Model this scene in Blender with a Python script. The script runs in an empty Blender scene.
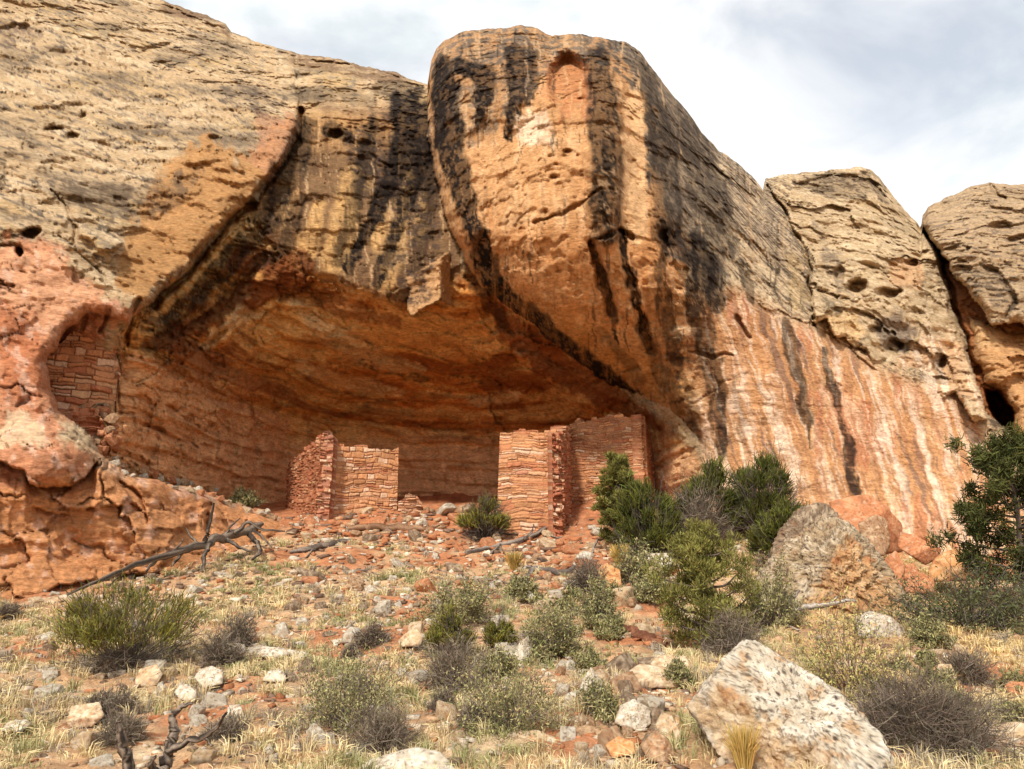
import bpy, math, random
import numpy as np

# ------------------------------------------------------------------ camera, world, sun, exposure
SC = bpy.context.scene
COL = SC.collection
W, H, F = 1024.0, 769.0, 745.0
PITCH = math.radians(14.0)
CAM = np.array([0.0, 0.0, 1.6])
cam_d = bpy.data.cameras.new('camera'); cam = bpy.data.objects.new('camera', cam_d); COL.objects.link(cam)
cam.location = CAM; cam.rotation_euler = (math.radians(90) + PITCH, 0, 0)
cam_d.sensor_width = 36.0; cam_d.lens = F / W * 36.0; cam_d.clip_start = 0.1; cam_d.clip_end = 3000
SC.camera = cam

SUN_EL, SUN_AZ = math.radians(43), math.radians(201)      # azimuth clockwise from +Y (the view direction)
SC.view_settings.view_transform = 'Standard'; SC.view_settings.look = 'None'
SC.view_settings.gamma = 1.0; SC.view_settings.use_curve_mapping = False
SC.view_settings.exposure = 0.44
SC.cycles.max_bounces = 12; SC.cycles.diffuse_bounces = 8
world = bpy.data.worlds.new('World'); SC.world = world; world.use_nodes = True
nt = world.node_tree; N = nt.nodes; Lk = nt.links
for n in list(N): N.remove(n)
def nn(tree, typ, **kw):
    n = tree.nodes.new(typ)
    for k, v in kw.items(): setattr(n, k, v)
    return n
sky = nn(nt, 'ShaderNodeTexSky', sky_type='NISHITA', sun_disc=False, sun_elevation=SUN_EL, sun_rotation=SUN_AZ)
bg = nn(nt, 'ShaderNodeBackground'); bg.inputs['Strength'].default_value = 0.072
out = nn(nt, 'ShaderNodeOutputWorld')
tc = nn(nt, 'ShaderNodeTexCoord')
mp = nn(nt, 'ShaderNodeMapping'); mp.inputs['Scale'].default_value = (1.0, 1.0, 1.9); mp.inputs['Location'].default_value = (0.35, 0.1, 0.4)
nz = nn(nt, 'ShaderNodeTexNoise'); nz.inputs['Scale'].default_value = 2.3; nz.inputs['Detail'].default_value = 7; nz.inputs['Roughness'].default_value = 0.52; nz.inputs['Distortion'].default_value = 0.5
cr = nn(nt, 'ShaderNodeValToRGB')
cr.color_ramp.elements[0].position = 0.39; cr.color_ramp.elements[0].color = (0.28, 0.28, 0.28, 1)
cr.color_ramp.elements[1].position = 0.54; cr.color_ramp.elements[1].color = (1, 1, 1, 1)
nz2 = nn(nt, 'ShaderNodeTexNoise'); nz2.inputs['Scale'].default_value = 3.1; nz2.inputs['Detail'].default_value = 6; nz2.inputs['Roughness'].default_value = 0.55
cr2 = nn(nt, 'ShaderNodeValToRGB')
cr2.color_ramp.elements[0].position = 0.30; cr2.color_ramp.elements[0].color = (7.5, 8.5, 8.9, 1)
cr2.color_ramp.elements[1].position = 0.47; cr2.color_ramp.elements[1].color = (11.6, 11.7, 11.7, 1)
mx = nn(nt, 'ShaderNodeMix', data_type='RGBA')
Lk.new(tc.outputs['Generated'], mp.inputs[0]); Lk.new(mp.outputs[0], nz.inputs['Vector']); Lk.new(mp.outputs[0], nz2.inputs['Vector'])
Lk.new(nz.outputs[0], cr.inputs[0]); Lk.new(nz2.outputs[0], cr2.inputs[0])
Lk.new(cr.outputs[0], mx.inputs[0]); hz = nn(nt, 'ShaderNodeVectorMath', operation='MULTIPLY_ADD'); hz.inputs[1].default_value = (1.15, 1.15, 1.15); hz.inputs[2].default_value = (3.4, 3.5, 3.5); Lk.new(sky.outputs[0], hz.inputs[0]); Lk.new(hz.outputs[0], mx.inputs[6]); Lk.new(cr2.outputs[0], mx.inputs[7])
Lk.new(mx.outputs[2], bg.inputs['Color']); Lk.new(bg.outputs[0], out.inputs['Surface'])

sun_d = bpy.data.lights.new('sun', 'SUN'); sun_d.energy = 3.3; sun_d.angle = math.radians(6); sun_d.color = (1.0, 0.94, 0.86)
sun = bpy.data.objects.new('sun', sun_d); COL.objects.link(sun)
sun.location = (0, -20, 40)
# the lamp shines along -Z; point -Z away from the sun's place in the sky
sdir = np.array([math.sin(SUN_AZ) * math.cos(SUN_EL), math.cos(SUN_AZ) * math.cos(SUN_EL), math.sin(SUN_EL)])
from mathutils import Vector
sun.rotation_euler = Vector(sdir).to_track_quat('Z', 'Y').to_euler()

# ------------------------------------------------------------------ numeric helpers
cp, sp_ = math.cos(PITCH), math.sin(PITCH)
def at(px, py, Y):
    """world point at forward distance Y on the sight line of a place in the photograph"""
    px = np.asarray(px, float); py = np.asarray(py, float); Y = np.asarray(Y, float)
    a = (px - W / 2) / F; b = (H / 2 - py) / F
    dy = cp - b * sp_; dz = sp_ + b * cp
    k = Y / dy
    return np.stack([a * k, Y + 0 * a, CAM[2] + dz * k], -1)

rng0 = np.random.RandomState(7)
PERM = np.concatenate([rng0.permutation(256)] * 3)
GR = rng0.normal(size=(256, 3)); GR /= np.linalg.norm(GR, axis=1)[:, None]
def perlin(P):
    P = np.asarray(P, float); i = np.floor(P).astype(int); f = P - i; i &= 255
    u = f * f * f * (f * (f * 6 - 15) + 10)
    r = np.zeros(P.shape[:-1])
    for dx in (0, 1):
        wx = u[..., 0] if dx else 1 - u[..., 0]
        for dy in (0, 1):
            wy = u[..., 1] if dy else 1 - u[..., 1]
            for dz in (0, 1):
                wz = u[..., 2] if dz else 1 - u[..., 2]
                h = PERM[PERM[PERM[(i[..., 0] + dx) & 255] + ((i[..., 1] + dy) & 255)] + ((i[..., 2] + dz) & 255)]
                g = GR[h]
                r += wx * wy * wz * (g[..., 0] * (f[..., 0] - dx) + g[..., 1] * (f[..., 1] - dy) + g[..., 2] * (f[..., 2] - dz))
    return r * 1.5
def fbm(P, octv=4, gain=0.5, lac=2.03):
    s = 0; a = 1.0; P = np.asarray(P, float)
    for k in range(octv):
        s = s + a * perlin(P + 17.3 * k); P = P * lac; a *= gain
    return s
def ridged(P, octv=3):
    s = 0; a = 1.0; P = np.asarray(P, float)
    for k in range(octv):
        s = s + a * (1 - np.abs(perlin(P + 9.1 * k)) * 2); P = P * 2.1; a *= 0.5
    return s
def worley(P):
    P = np.asarray(P, float); i = np.floor(P).astype(int); best = np.full(P.shape[:-1], 9.0)
    for dx in (-1, 0, 1):
        for dy in (-1, 0, 1):
            for dz in (-1, 0, 1):
                c = i + np.array([dx, dy, dz])
                h = PERM[PERM[PERM[c[..., 0] & 255] + (c[..., 1] & 255)] + (c[..., 2] & 255)]
                q = c + 0.5 + GR[h] * 0.45
                best = np.minimum(best, ((P - q) ** 2).sum(-1))
    return np.sqrt(best)
def blocks(P, seed=0):
    P = np.asarray(P, float); i = np.floor(P).astype(int); f1 = np.full(P.shape[:-1], 9.0); f2 = f1.copy(); hh = np.zeros(P.shape[:-1], int)
    for dx in (-1, 0, 1):
        for dy in (-1, 0, 1):
            for dz in (-1, 0, 1):
                c = i + np.array([dx, dy, dz]); h = PERM[PERM[PERM[c[..., 0] & 255] + ((c[..., 1] + seed) & 255)] + (c[..., 2] & 255)]
                d = np.abs(P - (c + 0.5 + GR[h] * 0.28)); d = np.sqrt((d ** 2).sum(-1)) * 0.5 + d.max(-1) * 0.5
                n = d < f1; f2 = np.where(n, f1, np.minimum(f2, d)); hh = np.where(n, h, hh); f1 = np.minimum(f1, d)
    return f1, f2 - f1, GR[hh]
def sstep(x, a, b):
    t = np.clip((x - a) / (b - a), 0, 1); return t * t * (3 - 2 * t)
def tps(ctrl, xy, reg=0.0, scale=100.0):
    c = np.array(ctrl, float); p = c[:, :2] / scale; v = c[:, 2]; n = len(c)
    def U(r2): return 0.5 * r2 * np.log(r2 + 1e-12)
    K = U(((p[:, None] - p[None]) ** 2).sum(-1)) + reg * np.eye(n)
    Pm = np.hstack([np.ones((n, 1)), p])
    A = np.zeros((n + 3, n + 3)); A[:n, :n] = K; A[:n, n:] = Pm; A[n:, :n] = Pm.T
    w = np.linalg.solve(A, np.concatenate([v, np.zeros(3)]))
    q = np.asarray(xy, float).reshape(-1, 2) / scale; res = np.zeros(len(q))
    for s in range(0, len(q), 60000):
        qq = q[s:s + 60000]
        res[s:s + 60000] = U(((qq[:, None] - p[None]) ** 2).sum(-1)) @ w[:n] + w[n] + qq @ w[n + 1:]
    return res.reshape(np.asarray(xy).shape[:-1])
def seg_dist(x, y, a, b):
    ax, ay = a[0], a[1]; dx, dy = b[0] - ax, b[1] - ay; l2 = dx * dx + dy * dy + 1e-9
    t = np.clip(((x - ax) * dx + (y - ay) * dy) / l2, 0, 1)
    return np.hypot(x - ax - t * dx, y - ay - t * dy), t
def poly_sd(x, y, poly):
    d = np.full(x.shape, 1e9); ins = np.zeros(x.shape, bool); n = len(poly)
    for i in range(n):
        a, b = poly[i], poly[(i + 1) % n]
        d = np.minimum(d, seg_dist(x, y, a, b)[0])
        c = ((a[1] > y) != (b[1] > y))
        if a[1] != b[1]: ins ^= c & (x < (b[0] - a[0]) * (y - a[1]) / (b[1] - a[1]) + a[0])
    return np.where(ins, d, -d)
def stroke(x, y, pts, soft=1.6):
    """1 on a polyline of (x, y, half width), falling to 0 beyond its width"""
    r = np.zeros(x.shape)
    mw = max(p[2] for p in pts) * 3 + 4
    m = (x > min(p[0] for p in pts) - mw) & (x < max(p[0] for p in pts) + mw) & (y > min(p[1] for p in pts) - mw) & (y < max(p[1] for p in pts) + mw)
    xx, yy = x[m], y[m]; rr = np.zeros(xx.shape)
    for a, b in zip(pts[:-1], pts[1:]):
        d, t = seg_dist(xx, yy, a, b); w = a[2] + (b[2] - a[2]) * t
        rr = np.maximum(rr, 1 - sstep(d / w, 1 / soft, soft))
    r[m] = rr; return r

# ------------------------------------------------------------------ object helpers
def mesh_np(name, V, quads=None, tris=None, col=None, mat=None, smooth=True, parent=None):
    me = bpy.data.meshes.new(name); V = np.ascontiguousarray(V, np.float32).reshape(-1, 3)
    parts = []; tot = []
    if quads is not None and len(quads): q = np.asarray(quads, np.int32).reshape(-1, 4); parts.append(q.ravel()); tot.append(np.full(len(q), 4, np.int32))
    if tris is not None and len(tris): t = np.asarray(tris, np.int32).reshape(-1, 3); parts.append(t.ravel()); tot.append(np.full(len(t), 3, np.int32))
    loops = np.concatenate(parts); tot = np.concatenate(tot); start = np.concatenate([[0], np.cumsum(tot)[:-1]]).astype(np.int32)
    me.vertices.add(len(V)); me.vertices.foreach_set('co', V.ravel())
    me.loops.add(len(loops)); me.loops.foreach_set('vertex_index', loops)
    me.polygons.add(len(tot)); me.polygons.foreach_set('loop_start', start); me.polygons.foreach_set('loop_total', tot)
    if smooth: me.polygons.foreach_set('use_smooth', np.ones(len(tot), bool))
    if col is not None:
        a = me.color_attributes.new('Col', 'FLOAT_COLOR', 'POINT')
        c = np.ones((len(V), 4), np.float32); c[:, :3] = np.clip(col, 0, 1); a.data.foreach_set('color', c.ravel())
    me.update(calc_edges=True); me.validate()
    if mat: me.materials.append(mat)
    o = bpy.data.objects.new(name, me); COL.objects.link(o)
    if parent: o.parent = parent
    return o
def tag(o, label=None, cat=None, group=None, kind=None):
    if label: o['label'] = label
    if cat: o['category'] = cat
    if group: o['group'] = group
    if kind: o['kind'] = kind
    return o
def empty(name, loc, rz=0.0, s=1.0):
    o = bpy.data.objects.new(name, None); COL.objects.link(o); o.location = loc; o.rotation_euler = (0, 0, rz)
    o.scale = (s, s, s) if np.isscalar(s) else s; o.empty_display_size = 0.1
    return o
def copy_tree(o, parent=None):
    c = o.copy(); COL.objects.link(c)
    if parent: c.parent = parent
    for ch in list(o.children): copy_tree(ch, c)
    return c
def grid_quads(nr, nc):
    i = np.arange((nr - 1) * (nc - 1)); r, c = i // (nc - 1), i % (nc - 1); k = r * nc + c
    return np.stack([k, k + nc, k + nc + 1, k + 1], 1)

# ------------------------------------------------------------------ materials
def attr_mat(name, rough=0.9, n1=3.0, a1=0.25, n2=30.0, a2=0.25, bump=0.4, bscale=18.0, bdist=0.05, squash=(1, 1, 1), transl=0.0):
    m = bpy.data.materials.new(name); m.use_nodes = True; t = m.node_tree
    b = t.nodes['Principled BSDF']; b.inputs['Roughness'].default_value = rough
    b.inputs['Specular IOR Level'].default_value = 0.08
    at_ = nn(t, 'ShaderNodeAttribute', attribute_name='Col'); tcn = nn(t, 'ShaderNodeTexCoord')
    mpn = nn(t, 'ShaderNodeMapping'); mpn.inputs['Scale'].default_value = squash; t.links.new(tcn.outputs['Object'], mpn.inputs[0])
    cur = at_.outputs['Color']
    for sc, am in ((n1, a1), (n2, a2)):
        if am <= 0: continue
        z = nn(t, 'ShaderNodeTexNoise'); z.inputs['Scale'].default_value = sc; z.inputs['Detail'].default_value = 5; z.inputs['Roughness'].default_value = 0.65
        t.links.new(mpn.outputs[0], z.inputs['Vector'])
        r = nn(t, 'ShaderNodeMapRange'); r.inputs[1].default_value = 0.28; r.inputs[2].default_value = 0.72; r.inputs[3].default_value = 1 - am; r.inputs[4].default_value = 1 + am
        t.links.new(z.outputs[0], r.inputs[0])
        v = nn(t, 'ShaderNodeVectorMath', operation='SCALE'); t.links.new(cur, v.inputs[0]); t.links.new(r.outputs[0], v.inputs['Scale']); cur = v.outputs[0]
    t.links.new(cur, b.inputs['Base Color'])
    if bump > 0:
        z = nn(t, 'ShaderNodeTexNoise'); z.inputs['Scale'].default_value = bscale; z.inputs['Detail'].default_value = 8; z.inputs['Roughness'].default_value = 0.7
        t.links.new(mpn.outputs[0], z.inputs['Vector'])
        bm_ = nn(t, 'ShaderNodeBump'); bm_.inputs['Strength'].default_value = bump; bm_.inputs['Distance'].default_value = bdist
        t.links.new(z.outputs[0], bm_.inputs['Height']); t.links.new(bm_.outputs[0], b.inputs['Normal'])
    return m
M_cliff = attr_mat('sandstone_cliff', 0.92, 1.6, 0.12, 13.0, 0.38, 0.95, 7.0, 0.13, (0.6, 0.6, 1.4))
M_ground = attr_mat('sandy_ground', 0.95, 4.0, 0.25, 40.0, 0.35, 0.8, 22.0, 0.05)
M_mason = attr_mat('masonry_stone', 0.92, 3.0, 0.12, 30.0, 0.25, 0.5, 25.0, 0.03)
M_rock = attr_mat('weathered_rock', 0.9, 2.5, 0.12, 26.0, 0.25, 0.7, 16.0, 0.05)
M_leaf = attr_mat('foliage', 0.75, 6.0, 0.2, 0, 0, 0)
M_bark = attr_mat('dead_wood', 0.85, 5.0, 0.2, 40.0, 0.35, 0.7, 30.0, 0.02, (1, 1, 1))
M_grass = attr_mat('dry_grass', 0.8, 3.0, 0.15, 0, 0, 0)

def mixc(c, new, w):
    w = np.clip(w, 0, 1)[..., None]; return c * (1 - w) + np.asarray(new, float) * w

# ------------------------------------------------------------------ the cliff
def build_cliff():
    TOP = [(-420,-260),(-100,-110),(0,-62),(100,-25),(150,-4),(178,6),(200,13),(226,24),(231,32),(262,43),(296,53),(330,57),(362,66),(395,72),(412,80),(427.5,85),(429,75),(431,62),(436,50),(445,40),(460,33),(480,29),(505,28),(522,25),(535,28),(552,36),(575,34),(590,36),(612,40),(628,43),(640,52),(650,65),(662,82),(672,95),(690,115),(702,132),(718,150),(738,163),(752,176),(763,189),(765,178),(785,175),(812,172),(840,169),(858,167),(870,170),(880,178),(893,195),(905,210),(916,222),(921,228),(922.5,215),(928,207),(945,198),(970,187),(990,182),(1010,184),(1040,186),(1440,150)]
    cx = np.concatenate([np.arange(-420, -12, 7.0), np.arange(-12, 1036, 1.3), np.arange(1036, 1440, 7.0)])
    nr = 460; t = np.linspace(0, 1, nr)
    yt = np.interp(cx, [p[0] for p in TOP], [p[1] for p in TOP])
    yt = yt + 1.6 * perlin(np.stack([cx * 0.09, 0 * cx, 0 * cx + 3.3], -1)) + 0.9 * perlin(np.stack([cx * 0.31, 0 * cx, 0 * cx + 8.3], -1))
    yb = 660.0
    ysm = np.array([np.average(yt, weights=np.exp(-((cx - c_) / 45.0) ** 2) * np.gradient(cx)) for c_ in cx]); y1 = np.maximum(ysm + 70, yt + 25); y1 = np.array([np.average(y1, weights=np.exp(-((cx - c_) / 14.0) ** 2) * np.gradient(cx)) for c_ in cx])
    k1 = 90; tt1 = np.linspace(0, 1, k1)[:, None]; tt2 = np.linspace(0, 1, nr - k1 + 1)[1:, None]
    X = np.broadcast_to(cx[None], (nr, len(cx))).copy(); Yp = np.concatenate([yt[None] + (y1 - yt)[None] * tt1, y1[None] + (yb - y1)[None] * tt2])
    YT = np.broadcast_to(yt[None], X.shape)
    xy = np.stack([X, Yp], -1)
    # low frequency wander so that traced edges turn organic
    wob = np.stack([X * 0.05, Yp * 0.05, 0 * X], -1)
    wx = X + 3.6 * fbm(wob, 4); wy = Yp + 3.6 * fbm(wob + 31.7, 4)
    INF = 900.0
    def body(ctrl, poly, w, R, reg=0.02):
        sd = poly_sd(wx, wy, poly); q = 1 - np.clip(sd / w, 0, 1)
        return np.where(sd > 0, tps(ctrl, xy, reg) + R * (1 - np.sqrt(np.clip(1 - q * q, 0, 1))), INF), sd
    # A: the recess over the alcove, its ceiling and its back wall
    A = tps([(300,40,27),(430,60,26.5),(310,110,24),(425,110,24.5),(340,180,22.0),(430,190,23),(300,265,20.8),(350,285,20.6),(405,305,20.6),(445,310,21),
             (104,314,17.4),(80,322,17.5),(150,320,18),(140,370,18.2),(90,370,18.2),(60,380,17.9),(120,400,17.9),(110,450,17.4),(150,430,19),(200,300,19.2),(250,235,20.2),(200,450,21.6),(250,490,24),(250,400,23.4),(250,320,20.8),
             (320,340,22.4),(400,350,23.4),(320,395,26.0),(400,392,26.8),(480,370,24.6),(320,440,27.4),(400,430,28.4),(400,500,28.2),(480,440,28.2),(480,500,28),(300,510,26.6),
             (520,330,20.8),(560,380,23.6),(560,430,27.0),(620,405,22.6),(620,440,25.2),(640,500,24.2),(670,440,21.0),(670,480,21.2),(700,460,19.8),(720,500,19.5),
             (900,300,27),(950,330,24.0),(955,300,24.6),(1000,380,23.4),(1024,430,23.4),(980,470,21.5),(800,300,25),(-200,300,19),(0,100,28),(600,200,23),(600,60,26),(800,600,19),(300,640,25),(1300,300,27),(600,640,22),(0,600,17)], xy, 0.01)
    # L: the big slickrock flank on the left, edge along the diagonal crack
    PL = [(-900,-900),(560,-900),(440,40),(330,60),(303,110),(299,135),(286,160),(266,186),(259,201),(246,203),(236,212),(212,246),(180,280),(150,304),(128,322),(112,316),(88,312),(62,335),(47,360),(50,392),(66,416),(96,441),(102,458),(90,520),(-900,700)]
    Lf, sdL = body([(0,-50,27),(150,0,28),(300,55,27),(0,60,22.5),(150,80,24),(300,105,24.5),(0,130,19),(100,150,19.8),(200,140,21),(0,220,16.6),(100,225,17.6),(200,200,19),(290,135,21.8),(255,190,20),(150,280,17.4),
                (0,300,15.6),(100,300,16.6),(0,360,15.0),(40,370,15.3),(0,420,14.6),(70,425,15.2),(430,60,27),(-300,100,21),(-300,400,14.5),(0,520,14.4)], PL, 14, 0.9)
    # B: the prow and the red wall running right from it
    PB = [(429,-900),(429,140),(436,180),(450,228),(466,262),(482,288),(522,318),(560,350),(600,378),(640,403),(668,428),(690,452),(700,500),(700,900),(1400,900),(1400,430),(1010,430),(985,400),(965,340),(930,-900)]
    Bf, sdB = body([(445,50,21.5),(440,150,20),(470,250,18.6),(530,45,21),(560,100,18.6),(540,180,17.2),(550,235,16.9),(560,290,17.9),(500,290,18.9),(600,340,19.2),(640,390,20.6),(660,415,20.8),(620,60,20),(640,100,19),(650,200,17.7),(650,300,18.0),(700,400,19.2),(700,480,19.2),
                (690,120,21.0),(720,200,19.6),(760,230,21.2),(760,300,19.6),(780,400,18.9),(780,500,18.0),(850,420,19.9),(850,500,18.4),(900,450,20),(950,500,19.2),(920,560,17.3),(1000,480,20.2),(1024,560,18),
                (810,330,20.8),(850,350,21.3),(900,380,21.4),(960,410,21.9),(780,210,24),(780,600,16.8),(700,600,17.5),(1300,500,20),(950,300,25.5)], PB, 34, 1.7)
    # C: the dome right of the crack
    PC = [(764,-900),(765,184),(782,212),(798,240),(809,272),(808,300),(814,322),(825,319),(833,337),(846,334),(853,348),(866,349),(872,363),(884,361),(893,377),(906,381),(912,373),(930,382),(944,398),(955,392),(972,420),(988,420),(968,345),(952,308),(948,280),(936,250),(919,226),(919,-900)]
    Cf, sdC = body([(768,185,25),(850,175,27),(850,250,24),(820,300,21.4),(870,320,21.7),(890,370,21.5),(930,300,23.4),(905,245,25),(945,380,22.3),(965,390,21.6),(800,210,24.6),(880,300,22.2),(830,270,23.4)], PC, 6, 0.35)
    # D: the dome at the right edge of the frame
    PD = [(921,-900),(921,222),(934,246),(948,262),(958,282),(975,300),(992,326),(1012,322),(1040,330),(1500,330),(1500,-900)]
    Df, sdD = body([(925,215,25.5),(980,185,26),(1024,185,26),(960,275,22.8),(1024,280,22.8),(992,322,22.2),(1300,250,23)], PD, 10, 0.7)
    PE = [(968,318),(985,322),(1010,330),(1500,330),(1500,700),(1012,434),(1014,410),(1002,392),(984,384),(975,360)]
    Ef, sdE = body([(970,320,23.2),(1024,330,23.4),(985,380,22.6),(1020,420,21.6),(1300,420,22),(1010,360,22.7)], PE, 16, 1.0)
    # F: the bulge and the ledge at lower left, in front of the alcove
    PF = [(-900,404),(0,404),(40,414),(76,436),(102,456),(128,474),(165,482),(205,492),(250,508),(288,519),(288,900),(-900,900)]
    Ff, sdF = body([(0,410,14.2),(0,460,13.3),(40,480,13.4),(85,450,14.3),(100,470,14.8),(150,490,15.8),(200,510,17),(250,515,18.9),(285,519,20.4),(0,520,13.6),(60,520,14.1),(120,520,14.7),(0,590,13.3),(100,570,14.6),(200,550,16.2),(250,540,17.8),(285,530,19.4),(-300,450,13),(200,640,14.5),(-300,640,12.5)], PF, 9, 0.5)
    # hanging angular block under the junction
    bl = poly_sd(wx, wy, [(408,278),(436,262),(447,252),(457,290),(463,317),(452,308),(441,299),(428,306),(409,317)])
    Gf = np.where(bl > 0, np.where(X < 440 + (Yp - 280) * 0.02, 19.6 + (440 - X) * 0.018, 19.6 + (X - 440) * 0.09), INF)
    D = np.minimum.reduce([A, Lf, Bf, Cf, Df, Ef, Ff, Gf]); who = np.argmin(np.stack([A, Lf, Bf, Cf, Df, Ef, Ff, Gf]), 0)
    # round the brow into the sky
    q = 1 - np.clip((Yp - YT) / 55.0, 0, 1); D = D + 2.2 * (1 - np.sqrt(np.clip(1 - q * q, 0, 1)))
    P = at(X, Yp, D)
    s_left = P[..., 2] + 0.42 * P[..., 0]; s_flat = P[..., 2] + 0.06 * P[..., 0]; s_right = P[..., 2] + 0.55 * P[..., 0]
    alc = sstep(poly_sd(wx, wy, [(120,330),(150,304),(250,206),(300,268),(405,306),(470,270),(530,318),(640,403),(700,460),(690,520),(280,530),(102,458)]), -6, 10) * (who == 0)
    wl = np.where(who == 1, 1.0, (who == 0) * (1 - sstep(X, 420, 520))) * (1 - alc); wr = (who == 2) * sstep(X, 640, 680) * (1 - sstep(Yp - (300 + (X - 700) * 0.35), -20, 20)); wf = np.clip(1 - wl - wr, 0, 1)
    def bed(fr, ax):
        s = wl * s_left + wr * s_right + wf * s_flat
        return np.stack([P[..., 0] * ax, P[..., 1] * ax, s * fr], -1)
    # broad undulation, bedding ledges, grain
    red = sstep(poly_sd(wx, wy, [(690,300),(735,290),(790,320),(830,340),(890,376),(960,400),(1010,470),(1400,470),(1400,900),(700,900),(705,460)]), -12, 14) * (who == 2)
    redl = sstep(poly_sd(wx, wy, [(-900,300),(0,240),(50,245),(100,290),(140,312),(112,330),(60,440),(100,455),(288,519),(288,900),(-900,900)]), -14, 16)
    smooth = np.clip(red * 0.75 + redl * 0.5, 0, 1)
    big = fbm(P * 0.33, 3)
    def line(fr, ax, sd_):
        q_ = bed(fr, ax); q_[..., 2] += 0.5 * fbm(P * 0.45 + sd_, 2); return fbm(q_ + sd_, 2, 0.5)
    patch = sstep(fbm(P * 0.45 + 21, 4), -0.3, 0.35); patch2 = sstep(fbm(P * 0.8 + 41, 3), -0.2, 0.4)
    iso0 = np.where(who == 2, 0.35, np.where(who == 0, 0.5, 1.0))
    fine = line(7.0, 1.0, 5.1); gr = fbm(P * 5.0, 3, 0.6)
    spl = fbm(P * np.array([.8, .8, 1.3]) + 60, 4, .55); spall = sstep(spl, 0.10, 0.16) + sstep(spl, -.32, -.27)
    D = D + 0.34 * big + (1 - smooth) * (iso0 * patch * (0.10 * line(2.6, 0.22, 3.0) + 0.055 * fine * patch2 + 0.03 * line(16.0, 1.6, 8.0)) + 0.035 * gr * patch2 - 0.10 * spall * np.where(who == 2, .8, 1) + 0.07 * fbm(P * 1.5 + 4, 3)) + smooth * (0.045 * fine * patch + .022 * line(15.0, 1.4, 12.0) + 0.025 * gr)
    bd = line(2.8, .07, 2.2); bd2 = line(9.0, .12, 6.1)
    D = D + alc * (.20 * sstep(bd, -.06, .06) + .10 * sstep(bd2 + .3 * bd, -.08, .08) * patch2)
    D = D + alc * (-0.08 * (ridged(bed(2.3, 0.10) + 3.7, 2) - 1.0) * patch - 0.05 * (ridged(bed(6.5, 0.25) + 1.7, 2) - 1) * patch2)
    st0 = fbm(np.stack([(wx - 0.25 * wy) * 0.05, Yp * 0.006, 0 * X], -1), 3, 0.6)
    wp = P + 0.25 * fbm(P * 1.1 + 3, 3)[..., None]; tilt = np.array([[1, .25, 0], [-.25, 1, 0.1], [.22, 0, 1]])
    b1, e1, h1 = blocks((wp @ tilt) * np.array([0.75, 0.6, 1.15]), 3); b2, e2, h2 = blocks((wp @ tilt) * np.array([1.9, 1.5, 2.8]) + 5, 7)
    m6 = (who == 6) * sstep(wy - np.interp(X, [-20, 60, 100, 150, 290], [462, 478, 466, 490, 520]), 0, 12)
    ml = alc * (1 - sstep(X, 210, 310)) * sstep(X - 100, 0, 10)
    fac = (h1 * (wp - np.floor(wp))).sum(-1)
    D = D + m6 * (0.15 * h1[..., 0] + 0.03 * h2[..., 0] * sstep(h1[..., 1], -.2, .4) + 0.10 * fac + 0.07 * (1 - sstep(e1, 0.0, 0.05)) * sstep(h1[..., 2], -.7, .2)) + ml * (0.14 * h1[..., 0] + 0.07 * h2[..., 0])
    b3, e3, h3 = blocks((wp @ tilt) * np.array([0.32, 0.32, 0.75]) + 2, 11)
    D = D + alc * (1 - ml) * (0.30 * h3[..., 0] + .08 * h1[..., 1]) * (1 - sstep(Yp, 425, 450)) + (who == 5) * 0.3 * h1[..., 0] + ((who == 4) * 0.2 + (who == 3) * 0.28) * h3[..., 0] + (who == 3) * (0.10 * h1[..., 0] + .06 * h2[..., 0] * patch2) + (who == 2) * sstep(X, 660, 720) * (1 - .75 * red) * .12 * h3[..., 0] - .05 * st0 * (who == 2)
    crk = (1 - sstep(e3, 0.004, 0.03)) * sstep(fbm(P * .5 + 88, 2), -.1, .25); crk1 = (1 - sstep(e1, 0.004, 0.035)) * sstep(fbm(P * .6 + 98, 2), .0, .3)
    frw = np.clip(redl + .35 * red + .7 * alc * (1 - sstep(Yp, 420, 450)) + .5 * (who == 3), 0, 1); D = D + frw * (.14 * crk + .07 * crk1)
    def groove(pts, d): 
        nonlocal D
        D = D + d * stroke(wx, wy, pts, 1.8)
    def notch(poly, d, soft=2.0):
        nonlocal D
        D = D + d * sstep(poly_sd(wx, wy, poly), 0, soft)
    def under(pts, d, decay):
        """an overhanging step: deep just under the line, fading with distance below it"""
        nonlocal D
        xs = np.array([p[0] for p in pts]); ys = np.array([p[1] for p in pts])
        y0 = np.interp(X, xs, ys); s = wy - y0; m = sstep(X, xs[0], xs[0] + 8) * (1 - sstep(X, xs[-1] - 8, xs[-1]))
        D = D + d * m * sstep(s, 0, 1.6) * np.exp(-np.clip(s, 0, 999) / decay)
    groove([(303,112,3),(297,140,4),(284,163,3),(262,190,3),(250,206,4),(232,217,3),(208,247,2.5),(180,282,3),(152,305,4)], 0.8)
    groove([(766,186,1.2),(785,214,1.6),(800,240,1.8),(810,272,1.5),(809,300,1.2),(815,324,1.2)], 0.6)
    groove([(921,226,2.5),(938,252,2.5),(949,284,3),(953,310,3.5),(966,342,2.4),(978,372,2.4)], 0.7)
    groove([(990,183,1.4),(998,194,1.4),(1006,198,1)], 0.5); groove([(1010,240,2),(1024,236,2)], 0.4)
    groove([(955,270,2),(985,268,5),(1008,285,3),(1014,300,1.5),(1005,318,2)], 0.25)
    groove([(535,222,1.4),(560,213,1.6),(580,204,1.4),(600,190,1)], 0.22); groove([(600,238,1.5),(620,231,2.5),(632,236,1.5)], 0.4)
    groove([(296,52,1.5),(296,80,1.3),(303,112,1.6)], 0.25); groove([(350,143,1),(372,155,1.2),(392,168,1)], 0.15)
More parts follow.
